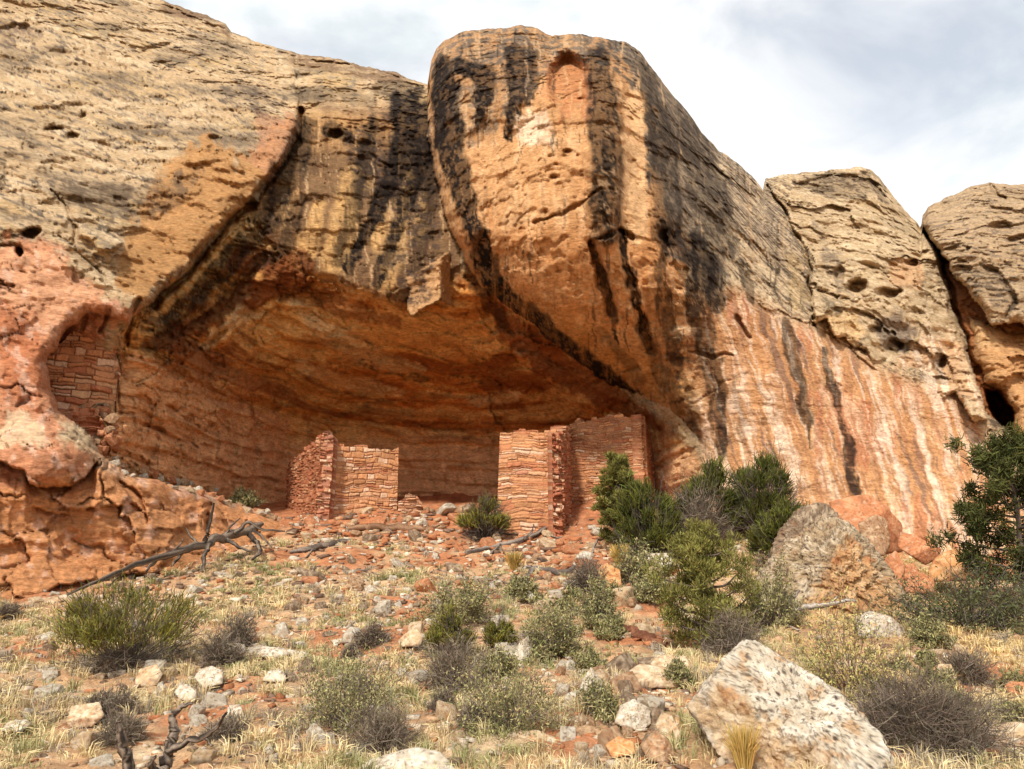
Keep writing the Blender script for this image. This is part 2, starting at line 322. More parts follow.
    groove([(360,228,1),(378,234,1.3),(400,243,1.2)], 0.15); groove([(690,352,1),(712,358,1.6),(730,356,1.2)], 0.2)
    groove([(640,368,1),(612,374,1),(590,384,1)], 0.15); groove([(735,318,2),(745,330,2.5),(750,336,1.5)], 0.3)
    groove([(120,480,1.2),(140,498,1.6),(150,520,1.3)], 0.2); groove([(205,508,1.3),(212,505,1.5),(206,530,1.3)], 0.25)
    groove([(145,425,2),(158,430,2.2),(180,442,1.8),(198,446,1)], 0.35); groove([(170,404,1.6),(178,410,1.4)], 0.3)
    groove([(75,245,1.4),(76,222,1.8),(66,205,1.2),(50,190,1)], 0.2); groove([(60,235,1),(90,262,1.2),(105,278,1)], 0.15); groove([(85,320,1.5),(78,334,1)], 0.2)
    groove([(0,242,1),(20,248,2),(32,256,1.4)], 0.2); groove([(0,286,1.2),(14,287,1.4)], 0.2)
    groove([(110,312,2),(105,325,1.5),(98,332,1)], .3); groove([(140,300,2),(130,320,2),(128,345,2)], .35)
    for (hx, hy, rx, ry, d) in [(53,129,9,3,0.5),(71,136,8,4,0.6),(82,115,4,4,0.3),(30,234,10,7,0.7),(19,252,5,4,0.8),(15,32,26,8,0.35),(215,138,9,5,0.3),(210,148,6,3,0.25),
                                (858,286,12,8,1.2),(838,272,6,10,0.3),(888,293,15,5,0.8),(893,346,10,8,0.7),(911,262,8,3.5,0.6),(903,268,16,6,0.25),(943,362,4,5,0.5),(875,330,7,6,0.4),(336,134,9,6,0.7),
                                (402,470,11,10,0.25),(432,473,9,8,0.2),(451,476,8,9,0.3),(257,456,5,10,0.3),(488,130,7,16,0.25),(1000,228,12,8,0.4),(940,205,10,6,.3)]:
        r = np.hypot((wx - hx) / rx, (wy - hy) / ry); D = D + d * (1 - sstep(r, 0.55, 1.15))
    # arched hollow high on the prow, sharp along its top
    r = np.hypot((wx - 568) / 21.0, (wy - 84) / 36.0); top = np.clip(1 - (wy - 54) / 62.0, 0, 1)
    D = D + 1.7 * (1 - sstep(r, 0.6, 1.05)) * top ** .8
    D = D - 0.55 * stroke(wx, wy, [(450,72,16),(452,140,16),(472,230,10)], 2.2) - 0.5 * stroke(wx, wy, [(603,62,13),(606,130,15),(606,232,12)], 1.9) - .35 * stroke(wx, wy, [(655,110,14),(668,210,14)], 2.0) - .35 * stroke(wx, wy, [(516,55,12),(512,120,8)], 2.0)
    pit = sstep(poly_sd(wx, wy, [(545,95),(590,60),(600,130),(598,190),(575,215),(540,215),(550,150)]), -8, 8) * (who == 2)
    m = pit > 0.01; wv = worley(P[m] * np.array([2.6, 1.5, 3.0])); D[m] += pit[m] * 0.3 * (1 - sstep(wv, 0.12, 0.42)) * sstep(fbm(P[m] * 0.9, 3), -.15, .5)
    m2 = (who == 3) & (Yp > 250); wv = worley(P[m2] * np.array([1.1, 1.1, 1.7])); D[m2] += 0.22 * (1 - sstep(wv, 0.1, 0.55))
    # raised tongue with two runnels at the foot of the prow's face
    D = D - 0.4 * stroke(wx, wy, [(610,236,11),(618,262,13),(632,306,13)], 1.25) + 0.3 * stroke(wx, wy, [(592,243,4),(601,275,5),(612,312,4)], 1.5) + 0.35 * stroke(wx, wy, [(620,232,3),(627,266,5),(637,310,5),(650,350,4)], 1.5)
    D = D + 0.3 * stroke(wx, wy, [(662,232,3),(668,262,5),(682,284,6),(684,270,3)], 1.5)
    # shells and steps
    under([(28,488),(32,490),(40,492)], 0.1, 5)
    under([(-20,458),(0,462),(24,470),(30,484),(46,488),(70,486),(90,470),(100,458)], 0.85, 20)
    under([(30,506),(50,512),(72,514)], 0.35, 8); under([(150,530),(180,528),(200,522)], 0.2, 8)
    under([(125,500),(150,516)], 0.25, 6)
    under([(150,384),(220,398),(300,410),(380,420)], .25, 6); under([(430,330),(500,372),(560,398),(620,412)], .5, 14); under([(300,332),(380,352),(450,384),(530,402)], .45, 14); under([(200,352),(250,372),(330,392),(420,404)], .3, 9)
    under([(240,300),(300,322),(340,340)], .35, 10); under([(440,425),(520,428),(600,418)], .35, 8); under([(300,442),(400,452),(490,446)], .15, 6)
    D = D - .30 * stroke(wx, wy, [(166,304,6),(215,262,8),(256,218,7)], 2.2) * (who == 0) - .3 * stroke(wx, wy, [(160,352,4),(210,330,6),(250,300,4)], 1.6) * (who == 0) + .35 * stroke(wx, wy, [(150,345,5),(215,305,6),(262,262,6)], 1.6) * (who == 0) - .2 * stroke(wx, wy, [(205,350,3),(222,338,5),(240,320,4)], 1.4) * (who == 0)
    under([(255,278),(300,286),(350,300),(405,318)], 0.15, 16); under([(270,300),(330,318),(420,372),(440,380)], 0.35, 12)
    under([(480,300),(520,336),(600,392),(650,420)], 0.35, 18)
    under([(300,395),(340,412),(400,424),(480,420),(520,412)], 0.3, 10); under([(170,370),(240,395),(300,412),(360,424)], 0.2, 8)
    under([(150,352),(170,342),(240,280),(262,262)], 0.3, 12); under([(160,372),(180,362),(250,310),(285,290)], 0.3, 12)
    under([(818,326),(850,348),(880,372)], 0.25, 10)
    under([(296,54),(330,59),(380,68),(412,80)], 0.5, 5); under([(165,4),(200,17),(228,30),(300,57)], 0.45, 5)
    under([(785,176),(830,176),(868,176)], 0.0, 5)
    # dark flake patch (concave) on the dome's brow
    notch([(795,183),(835,172),(870,170),(885,192),(890,205),(868,192),(850,200),(820,198)], 0.5, 4)
    notch([(74,218),(100,235),(122,242),(118,252),(100,250),(78,236)], -0.45, 2.5)
    notch([(182,165),(200,140),(225,150),(240,158),(248,178),(225,162),(192,166)], -0.25, 3)
    notch([(983,386),(1000,391),(1015,410),(1014,430),(1000,428),(988,408)], 3.0, 5)
    global CLIFF_GRID
    CLIFF_GRID = (cx, Yp, D)
    P = at(X, Yp, D)
    # ---------------- mineral colours (varnish, patina, iron staining) of the rock, plus painted alcove light and lip shade
    tan, cream, orange, salmon = (.51,.35,.195), (.65,.485,.30), (.56,.29,.12), (.56,.245,.125)
    ocher, deep, varn, grey, white = (.70,.36,.11), (.40,.135,.032), (.018,.012,.009), (.235,.185,.135), (.80,.62,.46)
    n1 = fbm(P * 0.5 + 4, 4); n2 = fbm(bed(3.0, 0.5) + 7, 5, 0.65); n3 = fbm(P * 2.5 + 11, 4, 0.6); n4 = fbm(bed(9.0, 1.5) + 2, 4, 0.65)
    st = fbm(np.stack([(wx - 0.33 * wy) * 0.075, Yp * 0.007, 0 * X], -1), 5, 0.62)         # run-off streaks on the right wall
    stv = fbm(np.stack([(X + 0.05 * Yp) * 0.10, Yp * 0.008, 0 * X + 4], -1), 4, 0.6)
    nv = fbm(np.stack([wx * 0.09, Yp * 0.014, 0 * X + 9], -1), 5, 0.62); iso = (who == 2) * (1 - sstep(X, 640, 700)) + (who == 0) * (1 - alc) * 1.0
    n2 = n2 * (1 - 0.75 * iso) + iso * (0.7 * nv + 0.25 * n3); n4 = n4 * (1 - 0.8 * iso) + iso * (0.5 * nv + 0.45 * n3)
    c = np.zeros(X.shape + (3,)) + np.array(tan)
    c = mixc(c, cream, sstep(n2, -0.15, 0.5) * 0.8); c = mixc(c, (.50,.33,.14), sstep(n1, 0.0, 0.6) * 0.6)
    c = mixc(c, grey, sstep(n2 + 0.5 * n1, 0.22, 0.6) * 0.0 + sstep(n4 + 0.7 * n1, 0.12, 0.6) * 0.75)
    mot = fbm(P * np.array([.35, .35, .55]) + 77, 4, .6)
    c = mixc(c, (.33,.235,.14), sstep(mot + .3 * n2, .02, .4) * .6); c = mixc(c, (.12,.088,.062), sstep(mot + .5 * n4 + .3 * n3, .30, .62) * .6)
    c = mixc(c, (.10,.075,.055), sstep(n4 * 0.8 + n3 * 0.7, 0.34, 0.66) * 0.8 * (1 - .6 * iso))
    spk = 0.25 + 0.75 * sstep(n3 * .7 + n4 * .7 + .3 * gr, -.3, .3)
    def zone(poly, a, b, col, k=1.0, nz=0.0):
        nonlocal c
        if max(col) < .18: k = k * spk
        c = mixc(c, col, sstep(poly_sd(wx, wy, poly) + nz * (7 * n3 + 9 * n1 + 9 * nv), a * .4, b * .4) * k)
    patina = sstep(n4 + 0.5 * n3, -0.25, 0.35)
    # left flank: browner under the brow of the flake, salmon below
    zone([(130,230),(165,165),(205,138),(250,158),(285,120),(303,112),(255,205),(140,305),(108,284)], -8, 14, (.44,.225,.085), 0.9, 0.8)
    zone([(250,165),(262,120),(300,112),(298,150),(270,190)], -6, 8, (.46,.22,.12), 0.6, 1.2)
    zone([(45,195),(80,180),(135,185),(200,175),(190,195),(150,215),(110,215),(70,205)], -10, 10, (.12,.08,.05), 0.8, 1.0)
    zone([(205,80),(235,85),(285,100),(280,112),(230,100)], -6, 6, (.12,.085,.06), 0.75, 0.8)
    zone([(95,75),(140,95),(150,105),(120,100)], -6, 6, (.14,.10,.07), 0.7, 0.8); zone([(130,110),(170,118),(175,128),(140,122)], -5, 5, (.13,.095,.07), 0.7, 0.8)
    zone([(0,20),(40,28),(36,44),(0,46)], -6, 6, (.16,.11,.08), 0.75, 0.6); zone([(-5,150),(6,160),(4,190),(-10,190)], -4, 4, varn, .7)
    zone([(-900,290),(0,240),(50,245),(100,290),(140,312),(112,330),(60,440),(100,455),(288,519),(288,900),(-900,900)], -18, 16, salmon, 0.95, 1.0)
    zone([(0,245),(60,255),(105,290),(80,310),(55,335),(30,330),(0,290)], -8, 12, (.68,.36,.20), 0.75, 0.8)
    zone([(0,310),(30,315),(45,350),(48,400),(0,402)], -8, 10, (.47,.17,.075), 0.8, 0.8)
    zone([(0,404),(45,415),(48,440),(30,450),(0,440)], -4, 5, (.70,.48,.29), 0.85, 0.8)
    zone([(70,430),(100,455),(130,476),(150,486),(100,480),(85,450)], -4, 5, (.66,.43,.25), 0.7, 0.6)
    zone([(0,490),(100,470),(130,478),(288,519),(288,900),(-900,900),(-900,490)], -6, 10, (.60,.275,.115), 0.9, 0.4)
    c = mixc(c, (.78,.50,.36), redl * sstep(st * 0.2 + fbm(np.stack([X * .06, Yp * .05, 0 * X], -1), 4, .6), 0.22, 0.5) * 0.55)
    # recess over the alcove
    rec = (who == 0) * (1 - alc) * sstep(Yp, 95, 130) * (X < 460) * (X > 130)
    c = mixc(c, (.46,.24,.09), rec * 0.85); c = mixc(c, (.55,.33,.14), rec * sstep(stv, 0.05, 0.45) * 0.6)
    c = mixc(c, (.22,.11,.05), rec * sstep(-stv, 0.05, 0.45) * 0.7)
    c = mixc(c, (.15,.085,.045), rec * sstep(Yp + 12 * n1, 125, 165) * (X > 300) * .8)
    for pts in ([(354,172,9),(347,215,13),(334,262,14)], [(396,150,4),(389,200,5),(378,250,6)], [(413,150,4),(406,200,6),(396,258,8),(386,286,8)], [(427,185,3),(417,240,5)], [(320,205,6),(308,250,9)], [(372,150,3),(368,190,4)]):
        c = mixc(c, (.58,.34,.135), rec * stroke(wx + 4 * nv, wy, pts, 1.5) * (.75 + .3 * n3))
    # alcove ceiling and back wall, colours brightened to stand in for missing light
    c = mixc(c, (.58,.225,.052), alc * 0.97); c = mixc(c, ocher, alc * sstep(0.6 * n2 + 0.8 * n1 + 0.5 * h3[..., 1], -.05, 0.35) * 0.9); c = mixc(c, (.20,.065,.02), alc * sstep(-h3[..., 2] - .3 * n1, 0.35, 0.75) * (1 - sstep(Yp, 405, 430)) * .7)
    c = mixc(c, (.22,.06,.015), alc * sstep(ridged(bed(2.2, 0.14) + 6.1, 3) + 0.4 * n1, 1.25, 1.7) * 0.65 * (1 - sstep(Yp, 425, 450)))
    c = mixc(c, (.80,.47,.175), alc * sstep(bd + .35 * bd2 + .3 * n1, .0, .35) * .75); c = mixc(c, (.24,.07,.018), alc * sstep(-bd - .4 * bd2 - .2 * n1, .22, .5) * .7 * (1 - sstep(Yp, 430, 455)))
    c = mixc(c, (.84,.50,.26), alc * sstep(Yp - 8 * n1, 424, 460) * 0.8)  # back wall painted paler where the overhang keeps the sun out
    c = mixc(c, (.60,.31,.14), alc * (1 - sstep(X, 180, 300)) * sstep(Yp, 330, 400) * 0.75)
    for pts in ([(290,300,4),(320,325,9),(350,345,11),(385,362,7),(420,368,4)], [(300,365,5),(350,385,6),(400,392,4)], [(215,330,3),(235,322,5),(262,312,3)], [(205,348,2.5),(222,338,4)], [(238,298,5),(246,312,6)],
                [(470,400,3),(500,398,5),(520,395,3)], [(560,300,6),(590,340,9),(620,372,6)], [(520,345,6),(560,375,5)]):
        c = mixc(c, (.74,.50,.25), alc * stroke(wx + 5 * n3, wy + 4 * n3, pts, 1.7) * 0.85)
    # prow and its right flank
    prow = (who == 2) * (1 - sstep(X - Yp * 0.05, 650, 700))
    c = mixc(c, (.57,.295,.125), prow * 0.92); c = mixc(c, (.66,.41,.215), prow * sstep(n2 + 0.4 * n1, 0.05, 0.5) * 0.8)
    c = mixc(c, (.60,.27,.10), prow * sstep(Yp, 205, 250) * 0.6); c = mixc(c, (.50,.255,.08), prow * sstep(Yp - (X - 480) * 0.5, 250, 300) * 0.8)
    zone([(515,115),(545,110),(552,140),(530,150),(512,135)], -10, 12, (.78,.58,.40), 0.8, 0.5)
    zone([(552,60),(568,48),(588,62),(594,110),(560,118),(548,90)], -8, 8, (.45,.16,.06), 0.6, 1.2)
    zone([(628,70),(644,75),(650,130),(648,230),(640,245),(620,235),(622,150)], -6, 6, (.66,.40,.20), 0.9, 0.5)
    zone([(612,40),(640,20),(700,90),(775,180),(812,300),(820,330),(735,285),(690,240),(655,210),(650,110)], -8, 14, (.34,.255,.17), 0.9, 0.7)
    zone([(424,0),(640,0),(650,62),(600,66),(560,54),(520,60),(470,72),(432,90)], -8, 8, (.175,.13,.09), 0.95, 0.5)
    zone([(700,210),(740,230),(812,305),(818,330),(770,320),(735,290),(700,250)], -6, 10, cream, 0.6 , 0.9)
    c = mixc(c, cream, (who == 2) * sstep(X, 650, 690) * (1 - red) * sstep(n4 + .6 * n2, 0.2, 0.5) * 0.8)
    c = mixc(c, (.055,.042,.034), (who == 2) * sstep(X, 645, 680) * (1 - red) * sstep(-n4 - .6 * n2, 0.15, 0.5) * 0.75)
    # red wall with pale and dark run-off
    hr = fbm(np.stack([(wx - 0.30 * wy) * 0.22, Yp * 0.008, 0 * X + 29], -1), 4, 0.62)
    c = mixc(c, (.57,.28,.12), red * 0.95); c = mixc(c, (.66,.395,.19), red * sstep(n1 + st, -0.05, 0.5) * 0.7)
    c = mixc(c, (.52,.185,.085), red * sstep(stv + n1, 0.15, 0.6) * 0.7)
    c = mixc(c, (.76,.54,.345), red * sstep(st + 0.35 * n1 + 0.18 * n3, 0.02, 0.55) * 0.55); c = mixc(c, (.26,.15,.10), red * sstep(-st - 0.15 * sstep(Yp, 450, 520), 0.38, 0.58) * 0.8)
    for pts in ([(772,380,5),(780,430,7),(795,500,7)], [(868,372,3),(885,420,4),(905,500,4),(920,560,3)], [(930,330,8),(934,380,7),(945,440,4),(962,520,3)], [(835,350,3),(842,390,3)], [(880,440,4),(890,470,5)], [(905,390,3),(925,450,3),(945,520,3)],
                [(735,310,4),(742,340,4)], [(735,355,7),(738,400,9),(745,430,7)], [(955,400,3),(985,460,4),(1000,500,3)], [(815,440,3),(830,500,4)], [(700,400,3),(712,440,4)]):
        c = mixc(c, (.82,.63,.47), stroke(wx + 3 * n3 + 2 * n1, wy, pts, 2.0) * (who >= 2) * (0.12 + 0.5 * sstep(n3 + nv + hr, -0.3, 0.5)))
    hr = fbm(np.stack([(wx - 0.30 * wy) * 0.22, Yp * 0.008, 0 * X + 29], -1), 4, 0.62)
    c = mixc(c, (.80,.60,.44), red * sstep(hr + .4 * st, .18, .45) * .6); c = mixc(c, (.36,.16,.085), red * sstep(-hr + .3 * stv, .25, .5) * .55)
    # dome C and D
    dome = (who == 3); domd = (who == 4) | (who == 5)
    c = mixc(c, (.50,.36,.21), dome * 0.5); c = mixc(c, cream, dome * sstep(n4, 0.05, 0.45) * 0.75)
    redC = sstep(poly_sd(wx, wy, [(872,378),(900,352),(922,338),(948,326),(968,345),(992,410),(940,410)]) + 8 * n3 + 8 * st, -6, 14) * dome
    c = mixc(c, (.58,.33,.17), redC * .7); c = mixc(c, (.78,.60,.43), redC * sstep(hr + st, -.05, .4) * .8)
    zone([(795,183),(835,172),(870,170),(885,192),(890,205),(868,192),(850,200),(820,198)], -4, 4, (.085,.055,.035), 0.9, 0.4)
    zone([(815,225),(835,250),(850,300),(832,290)], -6, 8, (.12,.09,.07), 0.7, 0.8); zone([(865,315),(895,310),(915,330),(910,352),(880,348)], -5, 8, (.20,.15,.11), 0.85, 0.6)
    zone([(815,318),(850,312),(870,330),(850,342),(825,335)], -5, 6, (.66,.42,.20), 0.7, 0.4); zone([(895,255),(925,260),(920,290),(890,285)], -5, 8, (.60,.33,.16), 0.6, 0.5)
    zone([(780,250),(800,262),(812,300),(795,310)], -4, 10, (.5,.34,.16), 0.5, 0.5)
    c = mixc(c, (.42,.285,.165), (who == 4) * 0.75); c = mixc(c, (.15,.11,.08), (who == 4) * sstep(n4 + n3 * .5, 0.12, 0.5) * 0.7)
    zone([(955,268),(985,265),(1012,285),(1014,308),(998,322),(985,300)], -5, 5, (.06,.042,.03), 0.75, 0.9)
    c = mixc(c, (.52,.27,.11), (who == 5) * 0.85); c = mixc(c, (.30,.10,.03), (who == 0) * sstep(X, 930, 945) * 0.9)
    zone([(970,325),(1010,330),(1000,350),(975,345)], -4, 5, (.60,.40,.2), 0.5, 0.5)
    cap = np.maximum((1 - sstep(np.abs(X - 195), 30, 40)) * (1 - sstep(Yp - YT, 9, 14)), (1 - sstep(np.abs(X - 345), 52, 66)) * (1 - sstep(Yp - YT, 10, 16)))
    c = mixc(c, (.20,.12,.07), cap * sstep(n3 + n1, -.6, .1) * .85)
    c = mixc(c, (.56,.31,.14), (who == 7) * .9)
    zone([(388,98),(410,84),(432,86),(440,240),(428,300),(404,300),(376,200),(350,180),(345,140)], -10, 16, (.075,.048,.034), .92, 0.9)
    zone([(150,300),(250,205),(300,118),(318,130),(300,220),(262,280),(215,330),(160,370),(140,350)], -8, 12, (.10,.055,.03), .8, 1.0)
    zone([(432,60),(470,36),(530,34),(560,56),(545,66),(520,100),(490,130),(450,150),(432,140)], -8, 12, (.14,.10,.07), .8, 0.9)
    zone([(590,40),(640,30),(705,130),(740,250),(715,310),(680,270),(652,240),(650,120),(615,75)], -10, 16, (.10,.075,.055), .95, 1.0)
    zone([(482,292),(522,318),(560,350),(640,403),(668,432),(640,430),(590,400),(540,372),(500,340)], -6, 8, (.20,.05,.015), .8, 0.4)  # shadow under the prow lip, painted as a dark red band
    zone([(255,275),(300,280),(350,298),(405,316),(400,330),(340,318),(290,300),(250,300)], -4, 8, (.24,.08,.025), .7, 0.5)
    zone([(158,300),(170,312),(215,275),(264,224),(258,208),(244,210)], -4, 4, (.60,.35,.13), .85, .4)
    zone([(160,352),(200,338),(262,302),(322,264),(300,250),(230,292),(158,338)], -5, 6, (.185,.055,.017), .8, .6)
    zone([(112,345),(150,356),(205,384),(288,424),(288,508),(128,470),(104,450)], -5, 8, (.74,.385,.18), .8, .6)
    zone([(198,352),(222,332),(240,318),(246,308),(236,310),(212,330)], -3, 4, (.68,.47,.25), .8, .2)
    # desert varnish
    V = np.zeros(X.shape)
    sx = wx + 3.5 * fbm(np.stack([X * 0.12, Yp * 0.03, 0 * X], -1), 4, 0.65) + 1.5 * n3; sy = wy
    def var(pts, k=1.0, soft=1.25):
        nonlocal V
        V = np.maximum(V, k * stroke(sx, sy, pts, soft))
    inB = (who == 2); inA = (who == 0)
    for pts, k in (([(445,66,10),(444,100,13),(449,140,15),(460,180,11),(472,220,9),(486,262,11),(500,290,9)], .95), ([(486,272,9),(505,296,11),(540,326,11),(580,358,11),(615,386,10),(650,410,6)], .9),
                   ([(462,66,8),(486,76,12),(484,100,9),(478,122,5)], .9), ([(514,50,9),(516,80,10),(514,110,8),(508,138,3)], .9), ([(530,50,6),(536,80,6),(528,104,3)], .75),
                   ([(598,58,11),(601,80,14),(604,120,16),(606,170,16),(606,222,16),(606,232,14)], .84), ([(642,62,6),(652,100,9),(663,150,14),(666,200,15),(668,228,14)], .62), ([(690,130,12),(712,200,20),(720,240,14)], .45),
                   ([(660,232,9),(690,246,15),(705,270,17),(712,300,14)], .85), ([(592,240,3),(600,272,4),(612,312,4),(618,340,2)], .8), ([(621,232,3),(628,268,5),(638,310,5),(650,348,3)], .85),
                   ([(660,238,4),(661,270,5),(668,320,9),(676,360,7)], .72), ([(690,280,7),(702,330,12),(712,370,11),(718,410,8),(722,455,5)], .78), ([(748,275,6),(750,290,6),(752,300,4)], .65), ([(740,262,4),(752,288,6)], .6), ([(674,350,5),(690,400,4),(705,450,3)], .4),
                   ([(640,320,6),(660,370,8),(690,430,8),(705,470,4)], .5), ([(602,330,5),(640,380,6)], .4)):
        var(pts, k)
    V *= inB
    Vb = V.copy(); V = np.zeros(X.shape)
    for pts, k in (([(418,88,5),(404,108,16),(415,130,18),(402,160,14),(386,190,9),(368,230,7),(348,268,6)], .93), ([(426,110,8),(425,150,10),(408,200,8),(392,240,7),(378,282,7)], .9), ([(372,128,9),(362,165,8),(354,205,6),(340,262,8)], .72), ([(432,160,6),(430,210,7),(420,250,7),(412,285,4)], .6),
                   ([(308,122,7),(296,165,10),(272,214,13),(232,258,11),(196,296,11),(160,330,8)], .78), ([(300,200,6),(285,245,8),(262,262,7)], .6), ([(330,128,8),(345,136,7)], .8), ([(305,95,8),(335,92,6),(370,102,8)], .4), ([(380,88,7),(405,92,9)], .55), ([(470,275,6),(486,300,8),(505,325,5)], .6)):
        var(pts, k)
    V *= inA
    Vr = V.copy(); V = np.zeros(X.shape)
    for pts, k in (([(784,322,7),(792,350,9),(801,390,6),(808,425,4),(812,450,2)], .72), ([(822,352,4),(832,385,5),(842,420,4),(850,465,5),(856,498,5)], .75), ([(826,300,4),(838,312,4)], .5), ([(938,350,4),(942,380,5)], .4), ([(765,420,3),(772,470,3)], .35), ([(950,440,3),(960,470,2)], .4), ([(735,380,3),(744,440,3)], .3)):
        var(pts, k)
    V = np.maximum.reduce([V * (who >= 2), Vb, Vr])
    V *= 0.8 + 0.35 * sstep(n3 + nv, -0.5, 0.25) - 0.4 * sstep(n3 + 0.6 * n4, 0.35, 0.8)
    hair = fbm(np.stack([wx * 0.28, Yp * 0.012, 0 * X + 19], -1), 4, 0.6); drip = sstep(np.where(who == 0, (1 - alc) * (X > 250) * (X < 450) * sstep(Yp, 100, 150), (who == 2) * (1 - red)), .5, .9)
    V = np.maximum(V, drip * sstep(hair + .5 * nv, .42, .6) * .7 * (0.35 + .65 * sstep(n1, -.3, .3))); V = V * (1 - .45 * sstep(hair - .4 * nv, .5, .7) * sstep(Yp, 110, 180))
    c = mixc(c, (.66,.42,.22), drip * sstep(-hair - .3 * nv, .38, .58) * .5 * (1 - V))
    c = mixc(c, varn, V)
    # lichen freckles on the varnish along the crack
    fl = worley(P[(who == 0) & (X > 150) & (X < 330) & (Yp < 330)] * 5.0)
    mm = (who == 0) & (X > 150) & (X < 330) & (Yp < 330); w_ = np.zeros(X.shape); w_[mm] = (1 - sstep(fl + .15 * n3[mm], 0.1, 0.3)) * sstep(n1[mm] + n3[mm], -.1, .5)
    c = mixc(c, (.45,.33,.2), w_ * Vr * 0.6)
    c *= (1 + 0.16 * n3 + 0.12 * n4)[..., None]; c = mixc(c, c * .4, frw * np.maximum(crk, .6 * crk1) * .7); c = mixc(c, c * .6, (m6 + .6 * ml) * (1 - sstep(e1, .005, .03)) * .4)
    nc = len(cx)
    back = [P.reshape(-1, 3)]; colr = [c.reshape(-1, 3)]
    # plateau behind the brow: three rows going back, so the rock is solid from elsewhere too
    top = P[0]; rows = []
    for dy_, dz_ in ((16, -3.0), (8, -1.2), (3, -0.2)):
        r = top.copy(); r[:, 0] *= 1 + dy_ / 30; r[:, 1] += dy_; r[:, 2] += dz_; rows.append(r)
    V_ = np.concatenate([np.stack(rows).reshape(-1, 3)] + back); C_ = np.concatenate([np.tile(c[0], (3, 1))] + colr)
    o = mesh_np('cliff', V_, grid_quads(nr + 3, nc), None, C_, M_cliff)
    tag(o, 'sandstone cliff with overhanging prow, dark varnish streaks and shallow alcove', 'cliff', kind='structure')
    return o
build_cliff()
def cliff_Y(px, py):
    j = int(np.argmin(np.abs(CLIFF_GRID[0] - px))); i = int(np.argmin(np.abs(CLIFF_GRID[1][:, j] - py))); return float(CLIFF_GRID[2][i, j])

# ------------------------------------------------------------------ the ground
GCTRL = [(0,769,5.5),(512,769,5.3),(1024,769,5.3),(0,700,7.6),(512,700,7.5),(1024,700,7.4),(0,650,10.2),(512,650,10.3),(1024,650,9.6),
         (0,604,13.0),(200,600,13.6),(400,600,13.8),(600,600,13.2),(800,625,11.2),(1024,628,11.2),(200,556,16.3),(350,570,16.3),(500,565,16.8),(650,560,15.8),(300,530,19.3),(450,530,19.8),(560,535,19.3),(700,530,17.6),
         (350,512,21.2),(450,507,22.3),(600,500,21.8),(430,499,27.6),(330,508,25.5),(540,502,26),(760,545,17),(860,575,15.5),(960,592,14.5),(1040,594,15),(-250,605,12.2),(1300,630,11.5),(-200,769,5.6),(1224,769,5.4),(-300,660,9.5),(1350,670,9)]
_g = [tuple(at(a, b, c)) for a, b, c in GCTRL] + [(x, y, z) for x in (-14, -5, 0, 5, 14) for y, z in ((0, 0.0), (-8, -0.6))]
_g += [(-12, 26, 4.6), (0, 30, 5.0), (12, 26, 4.2), (20, 22, 3.0), (-20, 20, 2.6)]
GP = np.array(_g)
def ground_base(x, y):
    xs = np.clip(x, -22, 22); ys = np.clip(y, -9, 30)
    return tps(GP[:, [0, 1, 2]], np.stack([xs, ys], -1), 0.02, 5.0)
def ground_z(x, y):
    x = np.asarray(x, float); y = np.asarray(y, float)
    p = np.stack([x, y, 0 * x], -1)
    return ground_base(x, y) + 0.10 * fbm(p * 0.7, 3) + 0.035 * fbm(p * 3.1 + 5, 3)
def hit(px, py):
    """where the sight line through a place in the photograph meets the ground"""
    Y = np.linspace(4, 27, 470); p = at(np.full(470, px), np.full(470, py), Y)
    d = p[:, 2] - ground_z(p[:, 0], p[:, 1]); k = np.where(d < 0)[0]
    return p[k[0]] if len(k) else p[-1]
RED_PATCH = [(365,635,.9),(350,645,.7),(395,600,.6),(440,560,.9),(560,545,1.3),(590,560,1.2),(600,530,1.0),(520,560,.8),(330,520,1.2),(400,530,1.0),(200,720,.35),(75,735,.3),(245,690,.35),(690,640,.7),(620,640,.5),(150,735,.3),(960,690,.6),(1000,680,.5),(880,690,.35),(560,600,.7),(640,600,.6),(420,615,.5),(30,650,.5),(60,660,.5),(270,700,.3),(640,690,.4),(60,590,.8),(560,740,.25),(650,760,.2),(290,560,.8),(350,560,.8),(480,545,.8)]
RP = [(tuple(hit(a, b)), r) for a, b, r in RED_PATCH]
def red_mask(x, y):
    m = np.zeros(np.shape(x)); n = fbm(np.stack([x * 1.6, y * 1.6, 0 * x], -1), 3)
    for p, r in RP: m = np.maximum(m, .85 - .85 * sstep(np.hypot(x - p[0], y - p[1]) / r + 0.9 * n, 0.4, 1.2))
    m = np.maximum(m, sstep(y + 1.5 * n, 18.2, 20.0) * 0.9)
    return m
